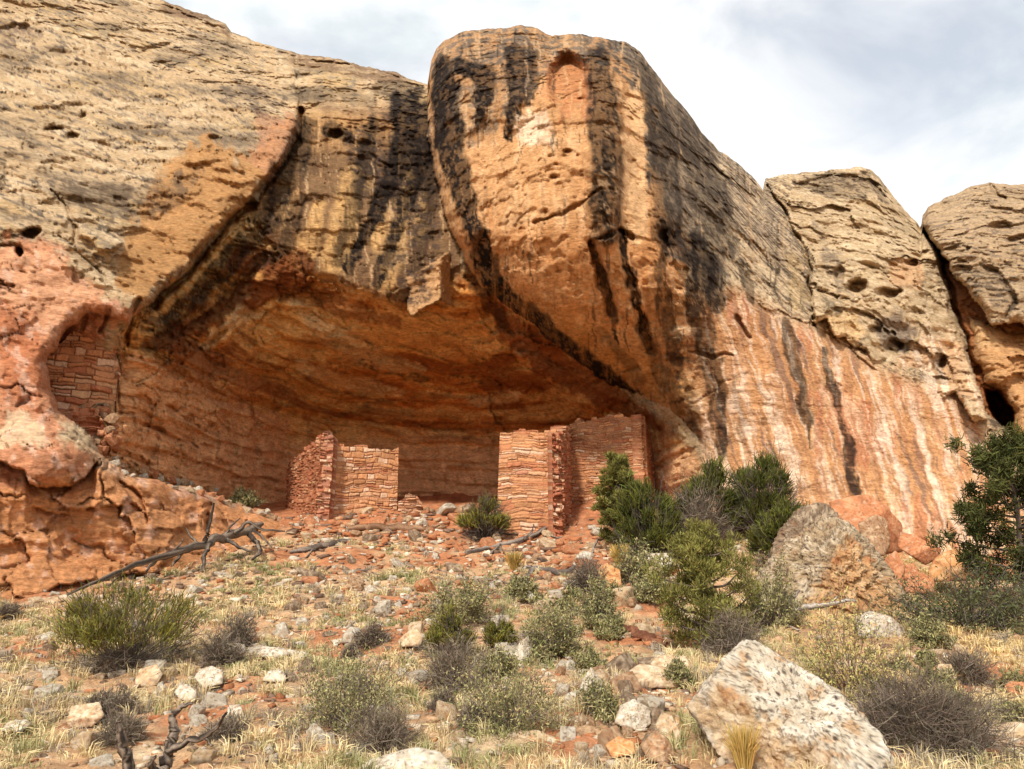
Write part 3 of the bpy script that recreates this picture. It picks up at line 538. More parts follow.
def build_ground():
    def axis(lo, hi, core0, core1, step):
        c = list(np.arange(core0, core1, step)); s = step; v = core1
        while v < hi: c.append(v); s *= 1.25; v += s
        s = step; v = core0 - step; pre = []
        while v > lo: pre.append(v); s *= 1.25; v -= s
        return np.array(pre[::-1] + c)
    xs = axis(-400, 400, -10, 10, 0.045); ys = axis(-400, 500, 3.8, 23, 0.05)
    X, Y = np.meshgrid(xs, ys); Z = ground_z(X, Y)
    p = np.stack([X, Y, Z], -1); n = fbm(p * 1.3, 4); n2 = fbm(p * 6.0, 3)
    near = (np.abs(X) < 12) & (Y > 3) & (Y < 24)
    Z = Z + np.where(near, 0.015 * n2 + 0.02 * np.maximum(fbm(p * 12, 2), 0), 0)
    c = np.zeros(X.shape + (3,)) + np.array((.50,.295,.155))
    c = mixc(c, (.57,.40,.24), sstep(n, 0, .6)); c = mixc(c, (.33,.25,.16), sstep(-n2, 0.1, .7) * .6)
    c = mixc(c, (.44,.155,.065), red_mask(X, Y) * 0.9); c *= (1 + .25 * n2)[..., None]
    o = mesh_np('ground', np.stack([X, Y, Z], -1), grid_quads(*X.shape)[:, ::-1], None, c.reshape(-1, 3), M_ground)
    tag(o, 'sandy red and tan talus slope strewn with grass and stones', 'ground', kind='structure')
build_ground()

# ------------------------------------------------------------------ masonry ruins
def masonry(name, A, B, prof, base, thick, parent, seed, hs=(0.07, 0.15), ws=(0.14, 0.42), res=0.016, pale=0.12, tone=(.50,.215,.115), rough=0.02, lean=(0, 0), joint=(.34,.15,.075)):
    """a laid stone wall from A to B (plan points); prof = [(fraction along, top z)], base = bottom z; closed solid"""
    r = np.random.RandomState(seed); A = np.array(A[:2], float); B = np.array(B[:2], float)
    L = np.linalg.norm(B - A); u = (B - A) / L; n = np.array([u[1], -u[0]])
    if n[1] > 0 and abs(n[1]) > 0.2: n = -n
    topmax = max(p[1] for p in prof); Hh = topmax - base
    nu, nv = max(8, int(L / res)), max(8, int(Hh / res))
    U, T = np.meshgrid(np.linspace(0, L, nu), np.linspace(0, 1, nv))
    tp = np.interp(U[0] / L, [p[0] for p in prof], [p[1] for p in prof])
    k = np.floor(U[0] / 0.17).astype(int); tp = tp + (r.uniform(-0.5, 0.5, k.max() + 2)[k]) * 0.13 + 0.07 * fbm(np.stack([U[0] * 1.3, 0 * U[0] + seed, 0 * U[0]], -1), 3)
    Vv = base + (tp[None] - base) * T
    wob = 0.09 * fbm(np.stack([U * 1.1, Vv * 1.1, 0 * U + seed], -1), 3) + .018 * fbm(np.stack([U * 4.5, Vv * 3, 0 * U + seed], -1), 2)
    vv = Vv - base + wob; edges = [0.0]
    while edges[-1] < Hh + 0.6: edges.append(edges[-1] + r.uniform(*hs))
    edges = np.array(edges); ci = np.clip(np.searchsorted(edges, np.clip(vv, 0.001, None)) - 1, 0, len(edges) - 2)
    dv = np.minimum(vv - edges[ci], edges[ci + 1] - vv)
    du = np.zeros(U.shape); sid = np.zeros(U.shape, int); uu = U + 0.03 * fbm(np.stack([U * 3, Vv * 3, 0 * U + seed + 5], -1), 2)
    for c in range(len(edges) - 1):
        e = [-r.uniform(0, 0.4)]
        while e[-1] < L + 0.6: e.append(e[-1] + r.uniform(*ws))
        e = np.array(e); m = ci == c; x = uu[m]; j = np.clip(np.searchsorted(e, x) - 1, 0, len(e) - 2)
        du[m] = np.minimum(x - e[j], e[j + 1] - x); sid[m] = j + 57 * c
    fr_ = (vv - edges[ci]) / (edges[ci + 1] - edges[ci]); r2 = np.random.RandomState(seed + 50).uniform(0, 1, (sid.max() + 1, 3))
    spl = (r2[sid, 0] < .4); cut = .35 + .3 * r2[sid, 1] + .1 * (r2[sid, 2] - .5) * np.sin(uu * 9); dv = np.where(spl, np.minimum(dv, np.abs(fr_ - cut) * (edges[ci + 1] - edges[ci])), dv); sid = sid * 2 + (spl & (fr_ > cut))
    d = np.minimum(du, dv); rs = r.uniform(0, 1, (sid.max() + 1, 4))
    face = sstep(d, 0.002, 0.02); off = (rs[sid, 0] - 0.4) * rough * 2.2
    bul = 0.05 * fbm(np.stack([U * .8, Vv * .8, 0 * U + seed + 3], -1), 2)
    p3 = np.stack([U * 9, Vv * 9, rs[sid, 3] * 20], -1)
    disp = (1 + rough * 12) * face * (0.013 + off * .7 + 0.012 * fbm(p3, 3)) - (1 - face) * rs[sid, 2] * 0.03 + bul
    col = np.zeros(U.shape + (3,)) + np.array(tone)
    col *= (0.72 + 0.6 * rs[sid, 1])[..., None]
    col = mixc(col, (.70,.48,.32), (rs[sid, 2] > 1 - pale) * 0.9); col = mixc(col, (.44,.15,.075), (rs[sid, 3] < 0.2) * 0.7)
    col = mixc(col, (.58,.29,.15), ((rs[sid, 3] > 0.75) & (rs[sid, 2] < 0.8)) * 0.7)
    col = mixc(col, (.58,.37,.21), ((rs[sid, 1] > .8) & (rs[sid, 2] < .6)) * .75)
    col = mixc(col, joint, (1 - face) * 0.85 * (0.4 + rs[sid, 1])); mt = sstep(fbm(np.stack([U * 1.7, Vv * 1.7, 0 * U + seed + 2], -1), 3), 0.05, 0.5)[..., None]; col = col * (1 - .35 * mt) + np.array(tone) * 1.05 * .35 * mt; disp = disp * (1 - .4 * mt[..., 0])
    z0 = Vv - base
    F = np.stack([A[0] + u[0] * U + n[0] * disp + lean[0] * z0, A[1] + u[1] * U + n[1] * disp + lean[1] * z0, Vv], -1)
    Bk = np.stack([A[0] + u[0] * U - n[0] * thick + lean[0] * z0, A[1] + u[1] * U - n[1] * thick + lean[1] * z0, Vv + 0.03 * np.sin(U * 9)], -1)
    q = grid_quads(nv, nu); N_ = nu * nv; idx = np.arange(N_).reshape(nv, nu)
    ring = np.concatenate([idx[0, :], idx[1:, -1], idx[-1, -2::-1], idx[-2:0:-1, 0]]); nx = np.roll(ring, -1)
    side = np.stack([ring, nx, nx + N_, ring + N_], 1)
    return mesh_np(name, np.concatenate([F.reshape(-1, 3), Bk.reshape(-1, 3)]), np.concatenate([q[:, ::-1], q + N_, side]), None, np.concatenate([col.reshape(-1, 3)] * 2), M_mason, False, parent)
def zt(px, py, Y): return float(at(px, py, Y)[2])
# left ruin: one wall runs back into the alcove, one runs across
YL = 20.9
c0, c1 = at(317, 510, 20.3), at(329.5, 510, 20.3)
ruin_a = empty('ruined_house', (float(c0[0]), float(c0[1]), zt(320, 515, 20.3))); bpy.context.view_layer.update()
def under_(o, root):
    o.parent = root; o.matrix_parent_inverse = root.matrix_world.inverted()
def wall_of(root, name, *a, **k): 
    o = masonry(name, *a, parent=None, **k); under_(o, root); return o
fr0, fr1 = at(328, 505, 20.75), at(396.5, 505, 21.6)
wall_of(ruin_a, 'front_wall', fr0, fr1, [(0, zt(329, 444, 20.75)), (.55, zt(365, 446, 21.1)), (.9, zt(390, 449, 21.5)), (1, zt(397, 447, 21.6))], zt(360, 530, 21), 0.35, seed=3, hs=(.08,.17), ws=(.16,.42), pale=.16, tone=(.55,.265,.122))
wall_of(ruin_a, 'wall_end', c0, c1, [(0, zt(317, 435, 20.3)), (.4, zt(321, 432, 20.3)), (1, zt(329, 437, 20.3))], zt(322, 530, 20.3), 0.5, seed=4, hs=(.07,.13), ws=(.1,.3), pale=.2, tone=(.40,.18,.11), rough=.06)
sw1 = at(286, 500, 23.2)
wall_of(ruin_a, 'side_wall', sw1, c0, [(0, zt(285, 466, 23.2)), (.4, zt(298, 453, 22.2)), (1, zt(317, 434, 20.3))], zt(300, 522, 22), 0.3, seed=5, hs=(.07,.13), ws=(.12,.3), pale=.0, tone=(.36,.14,.07), rough=.03)
tag(ruin_a, 'small roofless ruin of red stones with a stepped pillar end, left part of the alcove', 'ruined house')
# right ruin
r0, r1 = at(496, 515, 19.6), at(554, 515, 19.5)
ruin_b = empty('ruined_house', (float(r0[0]), float(r0[1]), zt(500, 528, 19.6))); bpy.context.view_layer.update()
wall_of(ruin_b, 'front_wall', r0, r1, [(0, zt(499, 431, 19.6)), (.3, zt(515, 429.5, 19.6)), (1, zt(554, 430, 19.5))], zt(520, 548, 19.5), 0.4, seed=11, hs=(.07,.14), ws=(.2,.55), pale=.13, tone=(.55,.265,.122), lean=(.03, .02))
e0, e1 = at(553, 520, 19.15), at(562, 520, 19.15)
wall_of(ruin_b, 'wall_end', e0, e1, [(0, zt(553, 431, 19.15)), (.6, zt(558, 429, 19.15)), (1, zt(562, 434, 19.15))], zt(558, 545, 19.15), 0.6, seed=12, hs=(.06,.13), ws=(.08,.22), pale=.15, tone=(.38,.13,.07), rough=.10)
e2 = at(571, 515, 21.8)
wall_of(ruin_b, 'cross_wall', e1, e2, [(0, zt(562, 434, 19.15)), (.5, zt(567, 428, 20.5)), (1, zt(571, 428, 21.8))], zt(565, 545, 20), 0.35, seed=13, hs=(.06,.13), ws=(.1,.25), pale=.08, tone=(.42,.16,.085), rough=.05)
b0, b1 = at(566, 500, 22.0), at(645, 500, 20.9)
wall_of(ruin_b, 'room_wall', b0, b1, [(0, zt(567, 429, 22)), (.13, zt(577, 425, 21.9)), (.17, zt(580, 421, 21.8)), (.7, zt(621, 413, 21.3)), (.78, zt(627, 416, 21.2)), (.95, zt(641, 418, 20.95)), (1, zt(645, 415, 20.9))], zt(600, 530, 21), 0.35, seed=14, hs=(.06,.11), ws=(.13,.36), pale=.04, tone=(.55,.265,.122))
b2 = at(657, 490, 23.0)
wall_of(ruin_b, 'side_wall', b1, b2, [(0, zt(645, 416, 20.9)), (.5, zt(652, 428, 22)), (1, zt(657, 436, 23))], zt(650, 505, 21.5), 0.3, seed=15, hs=(.06,.11), ws=(.12,.3), pale=.0, tone=(.45,.2,.1))
tag(ruin_b, 'taller roofless ruin of thin red stone courses, right part of the alcove', 'ruined house')
# walled-up niche on the left flank
g0, g1 = at(44, 380, 16.9), at(128, 380, 17.5)
gran = empty('granary', (float(g0[0]), float(g0[1]), zt(85, 440, 17.2))); bpy.context.view_layer.update()
wall_of(gran, 'front_wall', at(44, 380, 17.3), at(118, 380, 17.8), [(0, zt(50, 351, 17.2)), (.3, zt(66, 329, 17.3)), (.55, zt(84, 321, 17.5)), (.8, zt(104, 327, 17.7)), (.9, zt(112, 343, 17.8)), (1, zt(117, 371, 17.8))], zt(85, 430, 17.3), 0.3, seed=21, hs=(.08,.19), ws=(.18,.6), pale=.08, tone=(.55,.25,.115), rough=.05, joint=(.13,.05,.025))
wall_of(gran, 'broken_footing', at(72, 420, 16.9), at(112, 420, 17.3), [(0, zt(75, 404, 16.9)), (.5, zt(92, 408, 17.0)), (.8, zt(102, 424, 17.1)), (1, zt(112, 440, 17.3))], zt(90, 470, 16.5), 0.4, seed=22, hs=(.10,.2), ws=(.2,.45), pale=.03, tone=(.40,.15,.075), rough=.12)
tag(gran, 'walled up granary of stacked red slabs in the niche of the left rock flank', 'granary')

# ------------------------------------------------------------------ rocks
import bmesh
_ico = {}
M_rock.node_tree.nodes['Principled BSDF'].inputs['Roughness'].default_value = .92
def ico(sub):
    if sub not in _ico:
        bm = bmesh.new(); bmesh.ops.create_icosphere(bm, subdivisions=sub, radius=1.0)
        _ico[sub] = (np.array([v.co[:] for v in bm.verts]), np.array([[v.index for v in f.verts] for f in bm.faces])); bm.free()
    return _ico[sub]
def polytope(nrm, dist, sub, soft=0.04, amp=0.03, freq=3.0, seed=0, pits=0.0, pf=9.0):
    U, T = ico(sub); dots = U @ nrm.T; size = np.median(dist)
    r = np.where(dots > 0.03, dist[None] / np.maximum(dots, 0.03), 1e3)
    who = np.argmin(r, 1); k = 1.0 / (soft * size); m = r.min(1)
    r = m - np.log(np.exp(-k * (r - m[:, None])).sum(1)) / k
    P = U * r[:, None]
    q = P / size * freq + seed * 3.7
    r2 = r + amp * size * fbm(q, 5, 0.55)
    if pits > 0:
        r2 -= pits * size * (1 - sstep(worley(P / size * pf * 0.35 + seed), 0.1, 0.5)) * 0.9 + pits * .6 * size * np.maximum(ridged(q * 2.2, 2) - 1.0, 0)
    return U * r2[:, None], T, who, q
PAL = {'lichen': ((.38,.27,.16), (.56,.44,.30), (.06,.045,.035), (.38,.2,.1)), 'pale': ((.54,.45,.33), (.70,.615,.49), (.12,.09,.065), (.46,.26,.12)), 'tan': ((.54,.38,.22), (.68,.53,.36), (.26,.16,.10), (.50,.25,.11)),
       'red': ((.48,.19,.085), (.58,.29,.15), (.25,.09,.04), (.64,.42,.27)), 'rust': ((.48,.27,.125), (.62,.41,.22), (.10,.05,.03), (.42,.17,.07)), 'orange': ((.57,.27,.105), (.66,.40,.20), (.30,.12,.05), (.50,.20,.08)), 'grey': ((.24,.165,.105), (.46,.345,.23), (.07,.05,.035), (.36,.19,.10)), 'brown': ((.38,.22,.12), (.55,.38,.23), (.16,.08,.05), (.47,.22,.1))}
def rock_col(kind, q, seed):
    a, b, d, e = PAL[kind]; n1 = fbm(q * 0.7 + seed, 4); n2 = fbm(q * 3.2 + 4 + seed, 4, 0.65)
    c = np.zeros(q.shape) + np.array(a); c = mixc(c, b, sstep(n1 + .4 * n2, -.1, .5)); c = mixc(c, e, sstep(-n1 + .3 * n2, .3, .7) * .75); c = mixc(c, d, sstep(n2 - .2 * n1, .32, .6) * .8)
    return c
def axes_rot(a):
    c, s = math.cos(a), math.sin(a); return np.array([[c, -s, 0], [s, c, 0], [0, 0, 1]])
def rand_rock(kind, seed, shape=(1, 1, .7), sub=4, npl=7):
    r = np.random.RandomState(seed); n = r.normal(size=(npl, 3)); n /= np.linalg.norm(n, axis=1)[:, None]
    n = np.concatenate([n, [[0, 0, 1], [0, 0, -1]], np.array([[1, 0, 0], [-1, 0, 0], [0, 1, 0], [0, -1, 0]]) @ axes_rot(r.uniform(0, 1.5)).T]); n = n + 0.0
    d = np.concatenate([r.uniform(.72, 1.05, npl), [.8, .9], r.uniform(.8, 1.0, 4)])
    P, T, w, q = polytope(n, d, sub, 0.012, 0.04, 2.8, seed)
    P = P * np.array(shape); P[:, 2] *= 1.0
    return P, T, rock_col(kind, q, seed * 1.3)
def rock_proto(kind, seed, shape, sub=4):
    P, T, c = rand_rock(kind, seed, shape, sub)
    P[:, :2] /= np.abs(P[:, :2]).max(); zmax = P[:, 2].max(); P[:, 2] /= zmax
    o = mesh_np('stone', P, None, T, c, M_rock, True); return o
def flat_shade(o, ang=35):
    pass
def hero_rock(name, poly, Y, thick, facets, label, kind='pale', seed=1, sub=6, soft=0.02, amp=0.05, freq=4.0, pits=0.0, pf=9.0, kinds=None, cat='boulder'):
    """a solid block whose outline follows poly; facets = (normal, distance as a fraction of the half width) on the near side"""
    pp = sorted(set(map(tuple, poly))); hull = []
    for sgn in (1, -1):
        ch = []
        for p in pp[::sgn]:
            while len(ch) > 1 and (ch[-1][0] - ch[-2][0]) * (p[1] - ch[-2][1]) - (ch[-1][1] - ch[-2][1]) * (p[0] - ch[-2][0]) <= 0: ch.pop()
            ch.append(p)
        hull += ch[:-1]
    poly = np.array(hull, float); c2 = np.array([(poly[:, 0].min() + poly[:, 0].max()) / 2, (poly[:, 1].min() + poly[:, 1].max()) / 2]); C = at(c2[0], c2[1], Y); n_ = len(poly)
    nrm, dist = [], []; ctr = C - CAM
    hw = (poly[:, 0].max() - poly[:, 0].min()) / 2 / F * Y
    for i in range(n_):
        a, b = at(*poly[i], Y) - CAM, at(*poly[(i + 1) % n_], Y) - CAM
        n = np.cross(a, b); n /= np.linalg.norm(n); d = n @ (a - ctr)
        if d < 0: n, d = -n, -d
        nrm.append(n); dist.append(d)
    for f, fd in facets:
        f = np.array(f, float); f /= np.linalg.norm(f); nrm.append(f); dist.append(fd * hw)
    for f, fd in (((0.1, 1, 0.1), thick), ((0.5, 0.8, 0.3), thick * 1.05), ((-0.6, 0.75, 0.2), thick * 1.05)):
        f = np.array(f, float); f /= np.linalg.norm(f); nrm.append(f); dist.append(fd * hw)
    nrm, dist = np.array(nrm), np.maximum(np.array(dist), 0.05 * hw)
    P, T, w, q = polytope(nrm, dist, sub, soft, amp, freq, seed, pits, pf)
    col = rock_col(kind, q, seed)
    if pits > 0:
        sp = (1 - sstep(worley(q * 1.9 + 3), .12, .42)) * sstep(fbm(q * .8 + 2, 3), -.25, .25) + .7 * sstep(fbm(q * 3.4, 3, .6), .32, .5)
        col = mixc(col, (.07,.05,.038), sp * .85); lay = fbm((q @ np.array([[1, 0, .35], [0, 1, .2], [-.35, -.2, 1]])) * np.array([.5, .5, 4.5]), 4); col = mixc(col, col * .4, sstep(lay, .12, .4) * (.6 if kind == 'lichen' else .12))
        P = P * (1 - (.025 if kind == 'lichen' else .006) * sstep(lay, .1, .3)[:, None])
    if kinds:
        P0 = P; D_ = (P0 @ nrm.T) - dist[None]; sharp = np.exp(np.clip(D_ / (0.06 * hw), -30, 30)); sharp /= sharp.sum(1)[:, None]
        for j, kd in kinds.items():
            wj = sharp[:, n_ + j]; col = mixc(col, rock_col(kd, q, seed + j), sstep(wj + 0.25 * fbm(q * 1.5, 3), .35, .65)) if False else col * (1 - sstep(wj + .6 * fbm(q * .9, 4), .3, .75)[:, None]) + rock_col(kd, q, seed + j) * sstep(wj + .6 * fbm(q * .9, 4), .3, .75)[:, None]
    o = mesh_np(name, P, None, T, col, M_rock); o.location = C
    tag(o, label, cat); return o
def gY(px, py): return float(hit(px, py)[1])

hero_rock('boulder', [(757,575),(772,556),(795,538),(822,519),(840,519),(858,530),(885,562),(908,600),(906,622),(758,622)], 12.4, 0.9,
          [((-.55,-.55,.62), .42), ((.22,-.95,.12), .40), ((.62,-.45,.62), .50)], 'big pyramid boulder, lichen grey on its left slope and pitted orange in front', 'lichen', 3, 7, .012, .09, 5.0, .11, 10, {1: 'rust'})
hero_rock('boulder', [(740,643),(754,640),(768,655),(800,671),(836,690),(878,732),(897,765),(902,800),(756,806),(724,758),(687,706),(700,690),(722,662)], 5.5, 0.9,
          [((.12,-.62,.78), .30), ((-.62,-.75,-.1), .52), ((.5,-.75,.42), .62)], 'large pale pitted boulder with orange lichen spots at the bottom edge of the frame', 'pale', 8, 7, .010, .05, 5.0, .05, 13, {1: 'tan'})
hero_rock('boulder', [(770,552),(780,530),(802,507),(824,502),(838,512),(836,560),(780,575)], 13.6, .8, [((-.5,-.7,.5), .5), ((.3,-.9,.3), .5)], 'dark lichened slab leaning behind the pyramid boulder', 'grey', 12, 6, amp=.10, freq=6, pits=.08)
hero_rock('boulder', [(829,502),(850,496),(868,495),(886,506),(902,524),(903,552),(868,556),(838,530)], 15.6, .8, [((-.2,-.8,.5), .5), ((.5,-.8,-.1), .5)], 'smooth rust red block, topmost of the heap under the striped wall', 'red', 14, 5, amp=.03)
hero_rock('boulder', [(858,524),(874,515),(886,518),(890,545),(884,556),(866,552)], 14.8, .8, [((-.3,-.9,.3), .6), ((.5,-.8,.2), .6)], 'wrinkled brown red block touching the right edge of the pyramid boulder', 'brown', 15, 5, amp=.09)
hero_rock('boulder', [(900,532),(914,535),(942,549),(936,560),(925,565),(897,547)], 14.9, .9, [((-.1,-.7,.7), .35), ((.3,-.9,-.2), .5)], 'orange slab tilted over a dark gap at the foot of the striped wall', 'red', 16, 5, amp=.03)
hero_rock('boulder', [(928,570),(936,556),(952,549),(972,551),(986,562),(988,580),(930,582)], 14.0, .8, [((-.2,-.7,.7), .5), ((.4,-.9,.2), .6)], 'rounded orange boulder beside the low green hedge at right', 'orange', 17, 5, .08, .03)
hero_rock('boulder', [(880,562),(896,550),(905,566),(902,592),(884,588)], 14.2, .8, [((-.2,-.9,.3), .6)], 'small red block wedged between pyramid boulder and tilted slab', 'red', 18, 4)
hero_rock('boulder', [(902,566),(914,563),(920,574),(914,582),(902,580)], 14.3, .8, [((.2,-.9,.4), .6)], 'little brick red stone in the gap below the tilted orange slab', 'red', 19, 4)
hero_rock('boulder', [(855,617),(870,611),(890,616),(904,628),(903,640),(858,638)], gY(880, 634), .8, [((-.1,-.6,.8), .4), ((.3,-.9,.1), .5)], 'low white rock in front of the pitted foot of the pyramid boulder', 'pale', 20, 5, amp=.05, pits=.03)
hero_rock('boulder', [(904,592),(908,578),(922,572),(934,580),(936,594)], 13.4, .8, [((-.3,-.8,.5), .45)], 'brick red angular block below the rounded orange boulder', 'red', 61, 5)
hero_rock('boulder', [(976,575),(984,556),(1002,552),(1016,566),(1018,582)], 14.2, .8, [((.1,-.8,.5), .5)], 'rust red wedge behind the pinyon trunk', 'red', 62, 5)
hero_rock('boulder', [(958,748),(984,729),(1014,722),(1042,728),(1046,800),(955,800)], 6.4, .8, [((-.35,-.7,.6), .45), ((.4,-.9,.1), .5)], 'angular tan rock cut off by the lower right corner', 'tan', 22, 5, amp=.06)
hero_rock('boulder', [(346,775),(372,759),(398,751),(416,747),(440,752),(462,776),(462,800),(346,800)], 5.5, .9, [((-.05,-.5,.85), .35), ((.1,-1,.0), .6)], 'smooth cream boulder top at the bottom edge left of centre', 'pale', 23, 5, amp=.03)
hero_rock('boulder', [(500,739),(512,732),(536,730),(555,738),(561,754),(548,782),(504,782)], 6.0, .8, [((-.2,-.6,.7), .5), ((.1,-1,-.1), .55)], 'red brown rock with a pale crust at the bottom edge right of centre', 'tan', 24, 5, amp=.07, kinds={1: 'red'})
hero_rock('boulder', [(614,724),(620,706),(634,699),(650,709),(651,724),(640,731)], gY(632, 729), .9, [((-.2,-.7,.6), .6), ((.3,-.9,.2), .6)], 'rounded cream stone with a brown foot in the rubble left of the pitted boulder', 'pale', 25, 5, amp=.05)
hero_rock('boulder', [(650,664),(658,655),(686,656),(692,668),(682,674),(655,672)], gY(670, 674), .8, [((0,-.5,.85), .35), ((.1,-1,0), .7)], 'flat topped tan slab at the foot of the round juniper', 'tan', 26, 5)
hero_rock('boulder', [(628,672),(640,664),(672,668),(688,677),(686,688),(634,688)], gY(660, 686), .8, [((0,-.4,.9), .3), ((.1,-1,0), .8)], 'long pale pink slab lying below the flat topped tan slab', 'tan', 27, 5)
hero_rock('boulder', [(66,722),(72,706),(100,702),(104,716),(92,727),(70,728)], gY(86, 727), .8, [((0,-.6,.8), .4), ((.1,-1,0), .75)], 'cream block with a brown front under the left green broom bush', 'tan', 28, 5, kinds={1: 'brown'})
hero_rock('boulder', [(593,588),(596,570),(607,563),(620,570),(622,587)], gY(608, 588), .8, [((-.2,-.9,.4), .6)], 'upright orange tan block above the long slabs in mid slope', 'orange', 29, 5)
hero_rock('boulder', [(578,692),(584,678),(591,667),(603,684),(600,697)], gY(590, 696), .7, [((-.3,-.9,.3), .5), ((.6,-.7,.2), .5)], 'pointed white shard standing in the rubble heap', 'pale', 30, 5)
hero_rock('boulder', [(512,655),(520,642),(531,634),(533,652),(524,664)], gY(522, 663), .7, [((-.5,-.8,.3), .5), ((.6,-.7,.2), .5)], 'white triangular stone leaning between two olive shrubs', 'pale', 31, 5)
hero_rock('boulder', [(194,678),(200,669),(212,666),(223,671),(223,684),(204,688)], gY(210, 686), .8, [((-.1,-.7,.7), .5)], 'bright white stone beside the right foot of the left broom bush', 'pale', 32, 5)
hero_rock('boulder', [(174,692),(180,685),(188,684),(197,693),(195,702),(180,700)], gY(186, 701), .8, [((-.1,-.7,.7), .5)], 'cream wedge just below the bright white stone', 'pale', 33, 4)
hero_rock('boulder', [(397,642),(406,633),(416,627),(424,638),(420,646),(402,647)], gY(410, 646), .8, [((-.2,-.8,.5), .6)], 'tan boulder at the left foot of the round olive shrub', 'tan', 34, 4)
hero_rock('boulder', [(134,682),(140,669),(157,664),(163,674),(155,687),(138,687)], gY(148, 686), .8, [((-.1,-.8,.5), .6)], 'tan boulder half under the left broom bush', 'tan', 35, 4)
hero_rock('boulder', [(935,680),(938,664),(951,664),(957,678),(949,685)], gY(945, 684), .8, [((-.2,-.9,.4), .6)], 'light tan block next to the dark grey tuft at right', 'tan', 36, 4)
hero_rock('boulder', [(640,563),(648,554),(668,553),(674,562),(670,570),(644,571)], gY(657, 570), .8, [((0,-.6,.8), .5)], 'cream rock below the dark green broom cluster', 'pale', 37, 4)
hero_rock('boulder', [(642,580),(650,566),(660,568),(660,586),(648,590)], gY(650, 589), .8, [((-.3,-.9,.3), .6)], 'tan rounded rock under the cream rock of the broom cluster', 'tan', 38, 4)
hero_rock('boulder', [(224,722),(228,707),(240,704),(245,717),(238,723)], gY(235, 722), .8, [((-.3,-.8,.5), .6)], 'cream triangular stone right of the dead snag', 'pale', 39, 4)
hero_rock('boulder', [(1004,686),(1010,681),(1026,682),(1030,694),(1012,698)], gY(1015, 697), .8, [((-.3,-.8,.5), .6)], 'dark red stone at the right frame edge', 'red', 40, 4)
hero_rock('boulder', [(640,745),(655,730),(668,738),(676,756),(668,764),(648,760)], gY(658, 763), .8, [((-.3,-.8,.5), .5), ((.6,-.7,.2), .6)], 'brown tan block jammed against the left edge of the pitted boulder', 'brown', 41, 4)
hero_rock('boulder', [(655,725),(662,712),(672,716),(682,735),(678,745),(664,742)], gY(668, 744), .8, [((-.4,-.8,.4), .5)], 'upright tan slab leaning on the pitted boulder', 'tan', 42, 4)
hero_rock('boulder', [(690,752),(704,742),(716,758),(722,775),(696,778)], 6.2, .8, [((-.3,-.9,.2), .6)], 'red brown block under the overhanging side of the pitted boulder', 'red', 43, 4)
hero_rock('boulder', [(605,745),(618,736),(634,742),(636,754),(612,758)], gY(620, 757), .8, [((-.2,-.7,.6), .5)], 'tilted rust and cream slab in the rubble at the bottom', 'orange', 44, 4)
hero_rock('boulder', [(255,655),(262,646),(284,648),(290,654),(276,660)], gY(270, 659), .8, [((0,-.5,.85), .3)], 'flat grey white slab at the left end of the red soil patch', 'pale', 45, 4)
hero_rock('boulder', [(282,655),(288,649),(306,652),(308,657),(296,661)], gY(296, 660), .8, [((0,-.5,.85), .3)], 'flat white slab with a dark shadowed edge right of the grey white slab', 'pale', 46, 4)
hero_rock('boulder', [(262,681),(268,671),(280,669),(287,678),(284,683)], gY(275, 682), .8, [((0,-.6,.8), .5)], 'white oval stone below the two flat slabs', 'pale', 47, 4)
hero_rock('boulder', [(0,731),(8,722),(26,719),(32,724),(20,733)], gY(14, 732), .8, [((0,-.5,.85), .3)], 'thin white slab at the left frame edge', 'pale', 48, 4)

